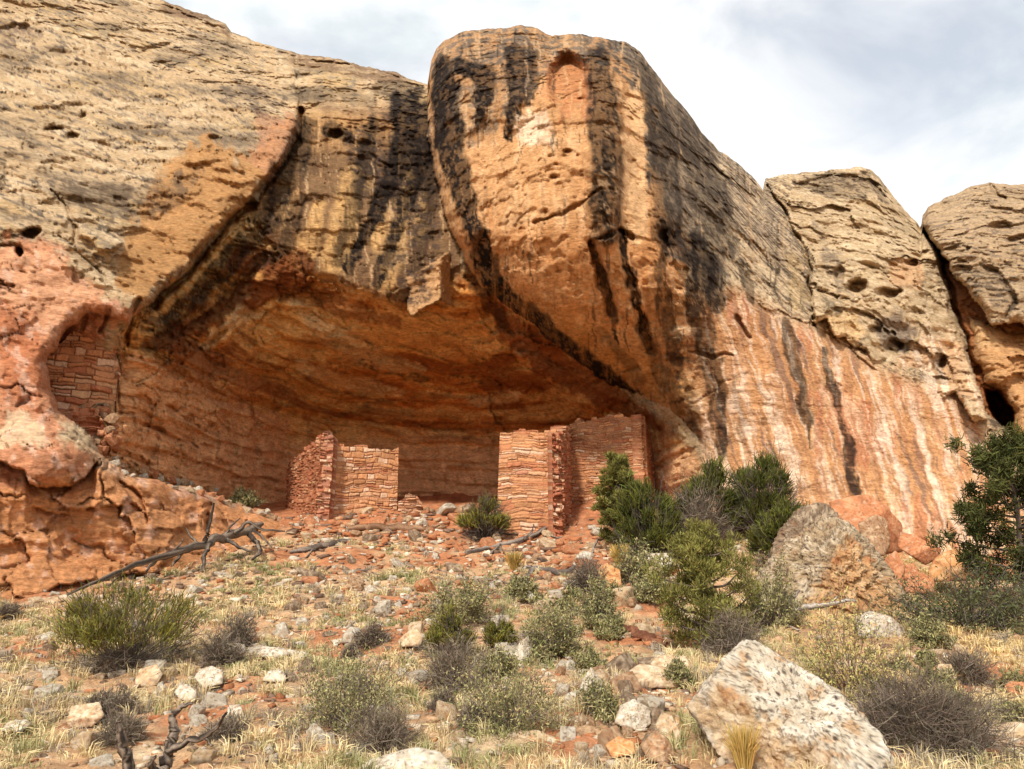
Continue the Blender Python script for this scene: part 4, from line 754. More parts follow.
# the rest of the stones: a few shapes copied with obj.copy()
rr = np.random.RandomState(5)
protos = {k: [rock_proto(k, 100 + 10 * i + j, sh, 4) for j, sh in enumerate([(1, .8, .6), (1, .7, .3), (1, .9, .75), (1, .6, .45)])] for i, k in enumerate(['pale', 'tan', 'red', 'grey', 'brown'])}
used = set()
def put_stone(kind, p, s, h, rz, tilt, label, group, name='stone'):
    pr = protos[kind][rr.randint(4)]
    if pr.name in used:
        o = pr.copy(); o.name = name; COL.objects.link(o)
    else:
        o = pr; used.add(pr.name)
    o.location = p; o.scale = (s, s * rr.uniform(.75, 1.1), h); o.rotation_euler = (rr.normal() * tilt, rr.normal() * tilt, rz)
    tag(o, label, 'stone', group); return o
FIELDS = [ # region of the slope, count, kinds, size in px, flatness, tilt, label, group
    ((300, 575, 420, 628), 34, ['grey', 'grey', 'brown', 'pale'], (4, 10), .55, .4, 'dark angular stone in the rubble patch above the red soil', 'dark stones of the upper rubble patch'),
    ((535, 525, 640, 590), 40, ['red', 'red', 'tan', 'brown'], (5, 13), .35, .35, 'red slab fallen from the walls onto the scree below the taller ruin', 'red slabs on the scree under the taller ruin'),
    ((300, 512, 490, 560), 44, ['pale', 'tan', 'brown', 'red', 'pale'], (4, 12), .45, .35, 'broken building stone on the bank in front of the small ruin', 'tumbled stones in front of the small ruin'),
    ((560, 668, 660, 765), 40, ['pale', 'pale', 'tan', 'grey', 'brown'], (9, 26), .65, .4, 'angular stone in the rubble run left of the pitted boulder', 'stones of the rubble run'),
    ((-5, 610, 500, 769), 96, ['pale', 'pale', 'pale', 'tan', 'grey'], (6, 24), .5, .2, 'pale stone lying among dry grass on the lower left slope', 'pale stones on the lower left slope'),
    ((500, 590, 720, 690), 26, ['pale', 'tan', 'pale', 'brown'], (7, 26), .5, .2, 'pale stone among shrubs and grass on the middle slope', 'pale stones on the middle slope'),
    ((880, 650, 1030, 769), 18, ['tan', 'red', 'brown', 'tan'], (5, 18), .5, .2, 'tan or reddish stone in the yellow grass at right', 'stones in the yellow grass at right'),
    ((120, 540, 300, 600), 22, ['pale', 'pale', 'grey'], (6, 17), .3, .15, 'thin pale slab beneath the fallen dead juniper', 'thin slabs round the fallen juniper')]
FIELDS += [((300, 508, 500, 600), 60, ['tan', 'red', 'pale', 'brown', 'grey'], (6, 24), .28, .45, 'tilted flat slab on the red bank between the two ruins', 'slabs of the red bank'),
    ((520, 528, 680, 610), 60, ['red', 'red', 'brown', 'tan', 'pale'], (6, 23), .3, .45, 'rusty flat slab on the slide below the right ruin and the dark brooms', 'rusty slabs of the slide'),
    ((-5, 590, 500, 700), 50, ['pale', 'pale', 'tan', 'grey'], (6, 20), .28, .3, 'flat pale slab poking out of the grass on the upper left slope', 'flat slabs on the upper left slope')]
STONES = []
for (x0, y0, x1, y1), n, kinds, (s0, s1), fl, tl, lab, grp in FIELDS:
    for i in range(n):
        px, py = rr.uniform(x0, x1), rr.uniform(y0, y1)
        p = hit(px, py)
        if p[1] > 24: continue
        s = (s0 + (s1 - s0) * rr.uniform() ** 2.0) / F * p[1] * 0.62 ; h = s * fl * rr.uniform(.7, 1.5) + .01
        put_stone(kinds[rr.randint(len(kinds))], (p[0], p[1], p[2] + h * .35), s, h, rr.uniform(0, 6.3), tl, lab, grp, 'flat_rock' if 'slab' in lab else 'stone'); STONES.append((p[0], p[1], s))
for i in range(46):
    t = rr.uniform(); px = 112 + 165 * t + rr.normal() * 4; py = np.interp(px, [100, 128, 165, 205, 250, 290], [450, 466, 477, 487, 503, 514]) + rr.uniform(-1, 9); Y = cliff_Y(px, py) - .05; p = at(px, py, Y)
    s_ = rr.uniform(4, 11) / F * Y * .6; put_stone(['red', 'pale', 'brown', 'tan', 'pale'][rr.randint(5)], tuple(p), s_, s_ * rr.uniform(.3, .7), rr.uniform(0, 6.3), .3, 'loose broken stone strewn along the top of the sloping left ledge', 'loose stones along the left ledge')
for i in range(24):
    px, py = rr.uniform(84, 112), rr.uniform(405, 452); px += (py - 405) * .25; Y = cliff_Y(px, py) - .05; p = at(px, py, Y)
    s_ = rr.uniform(5, 12) / F * Y * .6; put_stone(['red', 'red', 'brown'][rr.randint(3)], tuple(p), s_, s_ * rr.uniform(.4, .8), rr.uniform(0, 6.3), .4, 'fallen red stone spilling from the broken foot of the walled niche', 'fallen stones below the walled niche')
lw0, lw1 = at(398, 508, 21.3), at(424, 508, 21.4)
lw = masonry('rubble_wall', lw0, lw1, [(0, zt(398, 500, 21.3)), (.4, zt(408, 494, 21.3)), (.7, zt(416, 498, 21.4)), (1, zt(424, 508, 21.4))], zt(410, 530, 21.3), .5, None, 31, (.05, .1), (.12, .3), .016, .3, (.50,.27,.15), .06)
tag(lw, 'knee high remnant of a dry stone wall between the two ruins', 'low wall', kind='thing')
for k in protos:
    for o in protos[k]:
        if o.name not in used: bpy.data.objects.remove(o)
# gravel: pebbles beyond counting, one object
def build_gravel():
    U, T = ico(1); n = 11000; r = np.random.RandomState(9)
    y = 4.6 + 16.5 * r.uniform(size=n) ** 1.25; x = r.uniform(-1, 1, n) * (y * .74 + .5); keep = (fbm(np.stack([x * .8, y * .8, 0 * x], -1), 3) + r.uniform(-.5, .5, n)) > -.25
    x, y = x[keep], y[keep]; n = len(x); z = ground_z(x, y); s = (.008 + .045 * r.uniform(size=n) ** 3) * (0.6 + y / 14)
    Uj = U[None] * (1 + .5 * r.uniform(-1, 1, (n, len(U), 1))) * s[:, None, None] * np.stack([np.ones(n), r.uniform(.6, 1, n), r.uniform(.3, .8, n)], -1)[:, None]
    a = r.uniform(0, 6.3, n); ca, sa = np.cos(a)[:, None], np.sin(a)[:, None]
    V = np.stack([Uj[..., 0] * ca - Uj[..., 1] * sa, Uj[..., 0] * sa + Uj[..., 1] * ca, Uj[..., 2]], -1) + np.stack([x, y, z + s * .15], -1)[:, None]
    base = np.array([(.62,.50,.36), (.50,.30,.17), (.45,.19,.09), (.27,.18,.115), (.70,.60,.45)])[r.choice(5, n, p=[.3, .2, .2, .15, .15])] * r.uniform(.7, 1.15, (n, 1))
    tri = (T[None] + (np.arange(n) * len(U))[:, None, None]).reshape(-1, 3)
    o = mesh_np('gravel', V, None, tri, np.repeat(base, len(U), 0), M_rock, False)
    tag(o, 'loose gravel and chips scattered over the whole slope', 'gravel', kind='stuff')
build_gravel()

def build_rubble():
    r = np.random.RandomState(19); pts = []
    for (x0, y0, x1, y1), n, s0, s1 in (((290, 512, 500, 545), 420, 3, 9), ((290, 540, 470, 630), 420, 3, 8), ((470, 535, 690, 600), 560, 3, 9), ((560, 600, 720, 690), 160, 4, 10), ((560, 680, 690, 769), 220, 4, 11), ((-5, 590, 300, 769), 420, 3, 10), ((300, 620, 560, 769), 260, 3, 10), ((880, 640, 1030, 769), 140, 3, 9), ((100, 545, 300, 600), 220, 3, 9)):
        for _ in range(n): pts.append((r.uniform(x0, x1), r.uniform(y0, y1), s0 + (s1 - s0) * r.uniform() ** 2.2, y0))
    pts = np.array(pts); P = []
    Yg = np.linspace(4, 26, 330)
    for a in range(0, len(pts), 200):
        q = pts[a:a + 200]; L_ = at(q[:, None, 0], q[:, None, 1], Yg[None]); d = L_[..., 2] - ground_base(L_[..., 0], L_[..., 1]); k = np.argmax(d < .03, 1); P.append(L_[np.arange(len(q)), k])
    P = np.concatenate(P); n = len(P); P[:, 2] = ground_z(P[:, 0], P[:, 1]); s_ = pts[:, 2] / F * P[:, 1] * .55
    box = np.array([[x, y, z] for z in (-1, 1) for y in (-1, 1) for x in (-1, 1)], float); Vb = box[None] * (1 + .45 * r.uniform(-1, 1, (n, 8, 3))) * np.stack([np.ones(n), r.uniform(.45, .9, n), r.uniform(.15, .5, n)], -1)[:, None] * s_[:, None, None]
    Q = r.normal(size=(n, 3)) * .35; a = r.uniform(0, 6.3, n); ca, sa = np.cos(a), np.sin(a); O = np.zeros(n); I = O + 1
    Rz = np.stack([np.stack([ca, -sa, O], -1), np.stack([sa, ca, O], -1), np.stack([O, O, I], -1)], 1); cx_, sx_ = np.cos(Q[:, 0]), np.sin(Q[:, 0]); Rx = np.stack([np.stack([I, O, O], -1), np.stack([O, cx_, -sx_], -1), np.stack([O, sx_, cx_], -1)], 1)
    V = np.einsum('nij,nvj->nvi', Rz @ Rx, Vb) + P[:, None] + np.array([0, 0, 1.0]) * (s_ * .2)[:, None, None]
    f = np.array([[0, 2, 3, 1], [4, 5, 7, 6], [0, 1, 5, 4], [2, 6, 7, 3], [0, 4, 6, 2], [1, 3, 7, 5]]); q = (f[None] + (np.arange(n) * 8)[:, None, None]).reshape(-1, 4)
    pal = np.array([(.60,.47,.33), (.52,.33,.19), (.46,.18,.08), (.24,.15,.10), (.68,.57,.43)]); redder = sstep(P[:, 1], 14, 17)
    c = np.where((r.uniform(size=n) < .55 * redder)[:, None], pal[r.choice([1, 2, 2, 3], n)], pal[r.choice(5, n)]) * r.uniform(.7, 1.15, (n, 1))
    o = mesh_np('rubble', V, q, None, np.repeat(c, 8, 0), M_rock, False); tag(o, 'broken chips and slab fragments lying all over the bank and the slope', 'rubble', kind='stuff')
build_rubble()

# ------------------------------------------------------------------ dead wood
def tube_mesh(paths, sides=9, seed=0, col=(.16,.125,.10), col2=(.38,.32,.26)):
    V, Q, Cc = [], [], []; off = 0; r = np.random.RandomState(seed)
    for pts in paths:
        p = np.array([q[:3] for q in pts], float); rad = np.array([q[3] for q in pts], float)
        t = np.linspace(0, 1, len(p)); m = max(8, len(p) * 6); tt = np.linspace(0, 1, m)
        c = np.stack([np.interp(tt, t, p[:, k]) for k in range(3)], -1)
        for _ in range(2): c[1:-1] = (c[:-2] + 2 * c[1:-1] + c[2:]) / 4
        R = np.interp(tt, t, rad); c = c + (fbm(np.stack([tt * m * .35, 0 * tt + r.uniform(0, 50), 0 * tt], -1)[:, None] + np.array([[0, 0, 0], [9, 0, 0], [0, 9, 0]])[None], 2)) * R[:, None] * .7
        d = np.gradient(c, axis=0); d /= np.linalg.norm(d, axis=1)[:, None] + 1e-9
        up = np.where(np.abs(d[:, 2:3]) > .9, np.array([[1., 0, 0]]), np.array([[0, 0, 1.]])); s1 = np.cross(d, up); s1 /= np.linalg.norm(s1, axis=1)[:, None]; s2 = np.cross(d, s1)
        a = np.linspace(0, 2 * math.pi, sides, endpoint=False)
        rj = R[:, None] * (1 + .45 * fbm(np.stack([tt[:, None] * m * .3 + 0 * a, np.cos(a)[None] * 1.2 + 0 * tt[:, None], np.sin(a)[None] * 1.2 + r.uniform(0, 9) + 0 * tt[:, None]], -1), 3))
        ring = c[:, None] + s1[:, None] * (np.cos(a) * rj)[..., None] + s2[:, None] * (np.sin(a) * rj)[..., None]
        n = fbm(np.stack([tt[:, None] * 3 + 0 * a, np.cos(a)[None] * 2 + 0 * tt[:, None], np.sin(a)[None] * 2 + 0 * tt[:, None] + r.uniform(0, 9)], -1), 3)
        g_ = fbm(np.stack([tt[:, None] * 1.2 + 0 * a, np.cos(a)[None] * 5 + 0 * tt[:, None], np.sin(a)[None] * 5 + 0 * tt[:, None] + r.uniform(0, 9)], -1), 3)
        cc = mixc(np.zeros(n.shape + (3,)) + np.array(col), col2, sstep(n + .8 * g_, -.15, .4))
        i, j = np.meshgrid(np.arange(m - 1), np.arange(sides), indexing='ij'); jn = (j + 1) % sides
        Q.append((np.stack([i * sides + j, (i + 1) * sides + j, (i + 1) * sides + jn, i * sides + jn], -1) + off).reshape(-1, 4))
        # close both ends on the axis
        V.append(ring.reshape(-1, 3)); Cc.append(cc.reshape(-1, 3)); off += m * sides
        for e, cap in ((0, c[0]), (m - 1, c[-1])):
            V.append(cap[None]); Cc.append(np.array([col2])); k = off; off += 1; b = k - (1 if e == 0 else 2) - m * sides + 1 if False else None
            st = k - m * sides - (0 if e == 0 else 1)
            js = np.arange(sides); Q.append(np.stack([st + e * sides + js, st + e * sides + (js + 1) % sides, np.full(sides, k), np.full(sides, k)], -1))
    q = np.concatenate(Q); tri = q[q[:, 2] == q[:, 3]][:, :3]; q = q[q[:, 2] != q[:, 3]]
    return np.concatenate(V), q, tri, np.concatenate(Cc)
def wood(name, parts, label, cat, Y=None, seed=1, col=(.10,.075,.06), col2=(.30,.24,.19), upright=False, far=None):
    """parts = (part name, [(px, py, nudge towards the viewer, radius px)]); lying trunks follow the ground"""
    root = None; tr = None
    for pn, pts in parts:
        w = []
        for q, (px, py, dy, rp) in enumerate(pts):
            if upright: y = Y + dy
            elif pn == 'trunk' and far: y = float(np.interp(px, far[0], far[1]))
            elif pn == 'trunk': y = gY(px, py + rp * .7) - .05
            elif q == 0: y0 = y = min(((px - t[0]) ** 2 + (py - t[1]) ** 2, t[2]) for t in tr)[1]; d0 = dy
            else: y = min(y0 + (dy - d0) * 1.2, gY(px, py + rp) - .05)
            p = at(px, py, y); w.append((p[0], p[1], p[2], rp / F * y))
            if pn == 'trunk': tr = (tr or []) + [(px, py, y)]
        if root is None: root = empty(name, (w[0][0], w[0][1], w[0][2])); bpy.context.view_layer.update()
        V, q_, tri, c = tube_mesh([w], seed=seed, col=col, col2=col2); seed += 1
        V = V - np.array(root.location[:])
        mesh_np(pn, V, q_, tri, c, M_bark, True, root)
    tag(root, label, cat); return root
wood('fallen_tree', [('trunk', [(68,594,-1.6,1.2),(100,580,-1.0,2.0),(130,566,-.6,2.6),(170,554,-.1,3.2),(200,545,.2,4.2),(225,537,.5,4.6),(250,529,.8,3.8),(262,523,1,2)]),
                     ('branch', [(205,541,.3,2.4),(209,525,.2,1.8),(214,503,.2,.8)]), ('branch', [(245,531,.7,3),(256,541,.4,2.6),(261,552,.1,2),(252,560,-.1,1)]), ('branch', [(210,543,.3,2.6),(204,556,.0,2.2),(202,572,-.3,1.2)]),
                     ('branch', [(225,538,.5,2.2),(240,548,.3,1.6),(252,552,.2,.8)]), ('branch', [(160,556,-.1,2),(150,566,-.3,1.5),(146,572,-.4,.8)]), ('branch', [(200,545,.2,1.4),(190,536,.2,1),(186,528,.2,.5)]), ('branch', [(225,537,.5,1.6),(232,525,.6,1),(240,518,.6,.5)]), ('branch', [(130,566,-.6,1.6),(120,574,-.7,1.1),(108,588,-.8,.6)]), ('branch', [(250,529,.8,1.6),(262,536,.7,1.2),(272,548,.5,.6)]), ('branch', [(170,554,-.1,1.4),(180,545,0,1),(184,538,0,.5)]), ('branch', [(235,534,.6,2.5),(248,521,.8,1.5),(262,530,.9,1.2),(285,531,1.0,.7)]), ('branch', [(185,549,0,2),(176,560,-.2,1.4),(172,566,-.3,.8)])],
     'long dark fallen dead juniper stretched along the foot of the left ledge', 'dead tree', 16.9, 3, (.05,.038,.03), (.23,.175,.13), far=((68,100,130,170,200,225,250,290),(12.6,13.3,13.8,14.6,15.2,16.1,17.0,18.1)))
wood('dead_snag', [('trunk', [(160,784,0,7),(166,762,.02,6),(171,742,.05,5),(175,727,.08,4),(172,716,.1,3),(181,706,.1,2.4),(193,703,.12,1.3)]), ('branch', [(169,750,.04,3.4),(186,741,.0,3),(205,737,-.05,2.5),(219,726,-.1,1.8),(227,712,-.15,1)]),
                   ('branch', [(205,737,-.05,1.6),(212,746,-.1,1)]), ('branch', [(134,786,-.1,4.5),(127,760,-.12,4.5),(122,740,-.15,4),(118,722,-.18,2.2)]), ('branch', [(158,776,0,3),(150,764,-.1,2.4),(156,756,-.12,1.2)])],
     'twisted charred snag with forked limbs at the bottom left', 'dead tree', 5.15, 20, (.04,.03,.024), (.26,.20,.15), True)
wood('fallen_log', [('trunk', [(347,529,0,2.6),(370,527,.1,4),(400,527,.1,4),(427,529,.1,3)]), ('branch', [(427,529,.1,2),(440,525,.2,1)])], 'straight brown log lying in front of the small ruin', 'log', 19.9, 30, (.17,.09,.05), (.34,.20,.115))
wood('fallen_log', [('trunk', [(290,552,-.3,1.5),(315,548,0,3.2),(335,543,.1,3),(352,540,.2,1.5)]), ('branch', [(315,548,0,1.5),(306,558,-.2,.8)])], 'short blackened log among stones down left of the brown log', 'log', 18.2, 34)
wood('fallen_branch', [('trunk', [(466,553,0,2),(490,548,.2,2.8),(515,542,.4,3),(535,535,.6,2.6),(548,527,.8,2),(556,517,1,1.2)]), ('branch', [(525,539,.5,1.8),(532,531,.6,1.2),(534,524,.6,.6)]), ('branch', [(500,545,.3,1.6),(488,556,.1,1)])], 'dark branch reaching from the scree up to the corner of the taller ruin', 'branch', 18.2, 38)
wood('fallen_branch', [('trunk', [(524,583,0,2),(533,568,.1,2.6),(548,571,.2,2.6),(566,573,.3,2.6),(580,564,.5,2.2),(592,553,.8,1.4),(597,540,1.1,.9)]), ('branch', [(533,568,.1,2),(528,566,.1,1.6),(520,571,0,1)])], 'grey forked branch lying on the scree below the taller ruin', 'branch', 16.6, 42, (.12,.095,.08), (.42,.36,.30))
wood('fallen_branch', [('trunk', [(764,618,.2,2.5),(785,612,0,3),(805,607,-.1,2.6),(828,605,-.2,2),(846,600,-.25,1.6),(858,601,-.25,.8)]), ('branch', [(783,612,0,2),(791,601,.05,1.8),(799,591,.1,1)]), ('branch', [(772,615,.1,1.8),(784,624,-.05,1.4),(800,631,-.15,.8)]), ('branch', [(828,605,-.2,1.2),(838,596,-.2,.7)])],
     'silver grey bare branch poking across the front of the pyramid boulder', 'branch', 11.2, 46, (.20,.165,.135), (.46,.40,.34), far=((764,800,858),(11.1,10.95,10.8)))
wood('fallen_log', [('trunk', [(612,624,.4,3),(630,631,.2,5),(650,639,0,5),(668,646,-.1,3)])], 'dark red brown log on bare soil left of the round juniper', 'log', 11.4, 50, (.14,.055,.03), (.30,.13,.07))

rs2 = np.random.RandomState(88)
for i in range(26):
    px, py = (rs2.uniform(300, 640), rs2.uniform(522, 590)) if i < 18 else (rs2.uniform(20, 480), rs2.uniform(620, 760))
    a = rs2.normal() * .35; L = rs2.uniform(14, 44); dx, dy = math.cos(a) * L, math.sin(a) * L * .4; rp = rs2.uniform(.7, 1.6)
    o = wood('dead_stick', [('trunk', [(px, py, 0, rp), (px + dx * .35, py + dy * .3 - 2, 0, rp), (px + dx * .7, py + dy * .75 + 1, 0, rp * .8), (px + dx, py + dy - 1, 0, rp * .4)])] + ([('branch', [(px + dx * .35, py + dy * .3 - 2, 0, rp * .7), (px + dx * .5, py - 7, .1, rp * .5), (px + dx * .55, py - 11, .1, rp * .3)])] if i % 2 else []),
             'thin dead stick lying among the stones below the ruins' if i < 18 else 'thin dead stick lying in the dry grass of the lower slope', 'stick', None, 200 + i, (.07,.05,.04), (.34,.27,.21) if i % 3 else (.18,.12,.085))
    o['group'] = 'dead sticks below the ruins' if i < 18 else 'dead sticks on the lower slope'
# ------------------------------------------------------------------ plants
class Strips:
    def __init__(s): s.V, s.Q, s.C, s.n = [], [], [], 0
    def add(s, P0, P1, P2, w0, w1, w2, c0, c2, r):
        n = len(P0); d = P2 - P0; rnd = r.normal(size=(n, 3)); sd = np.cross(d, rnd); sd /= np.linalg.norm(sd, axis=1)[:, None] + 1e-9
        w0, w1, w2 = [np.broadcast_to(np.asarray(w, float), (n,))[:, None] for w in (w0, w1, w2)]
        v = np.stack([P0 - sd * w0, P0 + sd * w0, P1 - sd * w1, P1 + sd * w1, P2 - sd * w2, P2 + sd * w2], 1)
        k = s.n + np.arange(n)[:, None] * 6
        s.Q += [np.concatenate([k + np.array([[0, 1, 3, 2]]), k + np.array([[2, 3, 5, 4]])])]
        c0 = np.broadcast_to(c0, (n, 3)); c2 = np.broadcast_to(c2, (n, 3)); cm = (c0 + c2) / 2
        s.V.append(v.reshape(-1, 3)); s.C.append(np.stack([c0, c0, cm, cm, c2, c2], 1).reshape(-1, 3)); s.n += 6 * n
    def leaf(s, P, L, wd, c, r, up=0.3):
        n = len(P); d = r.normal(size=(n, 3)); d[:, 2] += up; d /= np.linalg.norm(d, axis=1)[:, None]
        L = np.broadcast_to(L, (n,))[:, None]
        s.add(P, P + d * L * .5, P + d * L, .15 * wd, wd, .1 * wd, c, c, r)
    def build(s, name, mat, parent): return mesh_np(name, np.concatenate(s.V), np.concatenate(s.Q), None, np.concatenate(s.C), mat, False, parent)
def jit(c, n, r, a=.25): return np.array(c)[None] * (1 + a * r.uniform(-1, 1, (n, 1))) * (1 + .08 * r.uniform(-1, 1, (n, 3)))
def dome_pts(n, R, Hh, r, lo=.5, flat=.0):
    a = r.uniform(0, 2 * math.pi, n); e = np.arccos(r.uniform(flat, 1, n)); k = r.uniform(lo, 1, n) ** .6
    return np.stack([np.cos(a) * np.sin(e) * R * k, np.sin(a) * np.sin(e) * R * k, np.cos(e) * Hh * k], -1)
def lumpy(P, R, seed, amt=.6):
    n = fbm(P / R * 1.6 + seed * 2.3, 2)
    return P * (1 + amt * n)[:, None]
def branches_part(root, R, Hh, n, r, col, w=.008, seed=0):
    s = Strips(); tips = lumpy(dome_pts(n, R, Hh, r, .6), R, seed, .8); ln = r.normal(size=2) * .22 * R / Hh; tips[:, :2] += tips[:, 2:3] * ln[None]; b = r.normal(size=(n, 3)) * np.array([R * .10, R * .10, .01]); b[:, 2] = -0.06
    mid = b * .4 + tips * .5 + np.array([0, 0, 1.0]) * (-.06 * Hh) * r.uniform(-.5, 1.5, (n, 1)) + r.normal(size=(n, 3)) * R * .05
    s.add(b, mid, tips, w, w * .7, w * .3, jit(col, n, r), jit(col, n, r), r)
    m = n * 3; i = r.randint(0, n, m); t = r.uniform(.35, .95, (m, 1)); st = mid[i] * (1 - t) + tips[i] * t; d = tips[i] - mid[i]; d = d / (np.linalg.norm(d, axis=1)[:, None] + 1e-9) + r.normal(size=(m, 3)) * .7
    L = R * r.uniform(.12, .3, (m, 1)); s.add(st, st + d * L * .5, st + d * L + r.normal(size=(m, 3)) * L * .15, w * .45, w * .35, w * .15, jit(col, m, r), jit(col, m, r), r)
    s.build('branches', M_leaf, root); return tips
def shrub(kind, px, py, wpx, hpx, label, cat='shrub', name=None, group=None, Y=None, dark=1.0):
    p = at(px, py, Y) if Y else hit(px, py); R = wpx / 2 / F * p[1]; Hh = hpx / F * p[1]; seed = int(px * 7 + py * 3); r = np.random.RandomState(seed)
    root = empty(name or {'broom': 'broom_bush', 'sage': 'sage_bush', 'rabbit': 'rabbitbrush', 'dead': 'dead_shrub', 'tuft': 'grass_tuft', 'low': 'juniper_shrub'}[kind], p, r.uniform(0, 6))
    px_m = p[1] / F; s = Strips()
    if kind == 'broom':
        branches_part(root, R * .97, Hh * .8, 230, r, (.115,.09,.07), .5 * px_m, seed)
        nc = 46; cen = lumpy(dome_pts(nc, R * .82, Hh * .74, r, .6), R, seed, .55); cen[:, 2] = np.maximum(cen[:, 2], Hh * (.32 if dark == 1 else .15)); cen = cen[r.permutation(nc)]
        n = 3600 if dark == 1 else 7000; i = (nc * r.uniform(size=n) ** 1.3).astype(int); b = cen[i] + r.normal(size=(n, 3)) * R * .085
        d = b * np.array([.7, .7, .2]) / R + np.array([0, 0, .8]) + r.normal(size=(n, 3)) * .38; d /= np.linalg.norm(d, axis=1)[:, None]; L = Hh * (r.uniform(.06, .15, (n, 1)) if dark == 1 else r.uniform(.06, .13, (n, 1)))
        base = jit((.155,.15,.034), n, r, .4) * (.65 + .7 * r.uniform(size=nc))[i][:, None]; base[r.uniform(size=n) < .3] *= np.array([1.5, 1.25, .9]); base[r.uniform(size=n) < .12] = (.17,.12,.07); base = base * np.array([dark ** 1.3, dark, dark])
        s.add(b, b + d * L * .55, b + d * L + r.normal(size=(n, 3)) * L * .2, .36 * px_m, .36 * px_m, .2 * px_m, base * .8, base * 1.15, r)
    elif kind in ('sage', 'rabbit'):
        br = branches_part(root, R * .95, Hh * .9, 150, r, (.20,.155,.125) if kind == 'sage' else (.17,.11,.085), .45 * px_m, seed)
        n = 4600 if kind == 'sage' else 3400; i = r.randint(0, len(br), n); t = r.uniform(.55, 1.08, (n, 1)); b = br[i] * t + r.normal(size=(n, 3)) * R * .07; hh_ = np.clip(np.linalg.norm(b / np.array([R, R, Hh]), axis=1), .2, 1)
        if kind == 'sage': base = jit((.31,.27,.12), n, r, .5)
        else: base = jit((.46,.385,.13), n, r, .35)
        mk = r.uniform(size=n) < .25; base[mk] = jit((.14,.145,.055), mk.sum(), r, .3); b[:, 2] = np.maximum(b[:, 2], 0.02)
        s.leaf(b, px_m * r.uniform(2.0, 4.2, n), px_m * .62, base, r, .7)
    elif kind == 'dead':
        branches_part(root, R, Hh, 260, r, (.17,.13,.095), .42 * px_m, seed)
        n = 1500 if wpx < 100 else 4200; b = lumpy(dome_pts(n, R * .95, Hh * .95, r, .3), R, seed); d = b / R + r.normal(size=(n, 3)) * .9; d /= np.linalg.norm(d, axis=1)[:, None]; L = R * r.uniform(.15, .42, (n, 1)); base = jit((.20,.155,.11) if wpx < 100 else (.15,.115,.085), n, r, .55)
        s.add(b, b + d * L * .5, b + d * L + r.normal(size=(n, 3)) * L * .25, .3 * px_m, .25 * px_m, .12 * px_m, base, base, r)
        b2 = s.build('twigs', M_leaf, root); tag(root, label, cat, group); return root
    elif kind == 'tuft':
        n = 420; a = r.uniform(0, 6.3, n); b = np.stack([np.cos(a), np.sin(a), 0 * a], -1) * R * .25 * r.uniform(0, 1, (n, 1)); e = np.stack([np.cos(a), np.sin(a), 0 * a], -1) * R * r.uniform(.1, 1, (n, 1)) + np.array([0, 0, 1]) * Hh * r.uniform(.5, 1, (n, 1)); base = jit((.55,.37,.11), n, r, .35)
        s.add(b, (b + e) / 2 + np.array([0, 0, .15 * Hh]), e, .45 * px_m, .4 * px_m, .1 * px_m, base * .8, base, r)
        s.build('blades', M_leaf, root); tag(root, label, cat, group); return root
    elif kind == 'low':
        br = branches_part(root, R * .95, Hh * .85, 160, r, (.11,.09,.075), .6 * px_m, seed)
        n = 5200; i = r.randint(0, len(br), n); t = r.uniform(.5, 1.05, (n, 1)); b = br[i] * t + r.normal(size=(n, 3)) * R * .06; base = jit((.10,.105,.045), n, r, .45); b[:, 2] = np.maximum(b[:, 2], .02)
        s.leaf(b, px_m * r.uniform(2.5, 5, n), px_m * .6, base, r, .6)
    s.build('foliage', M_leaf, root); tag(root, label, cat, group); return root
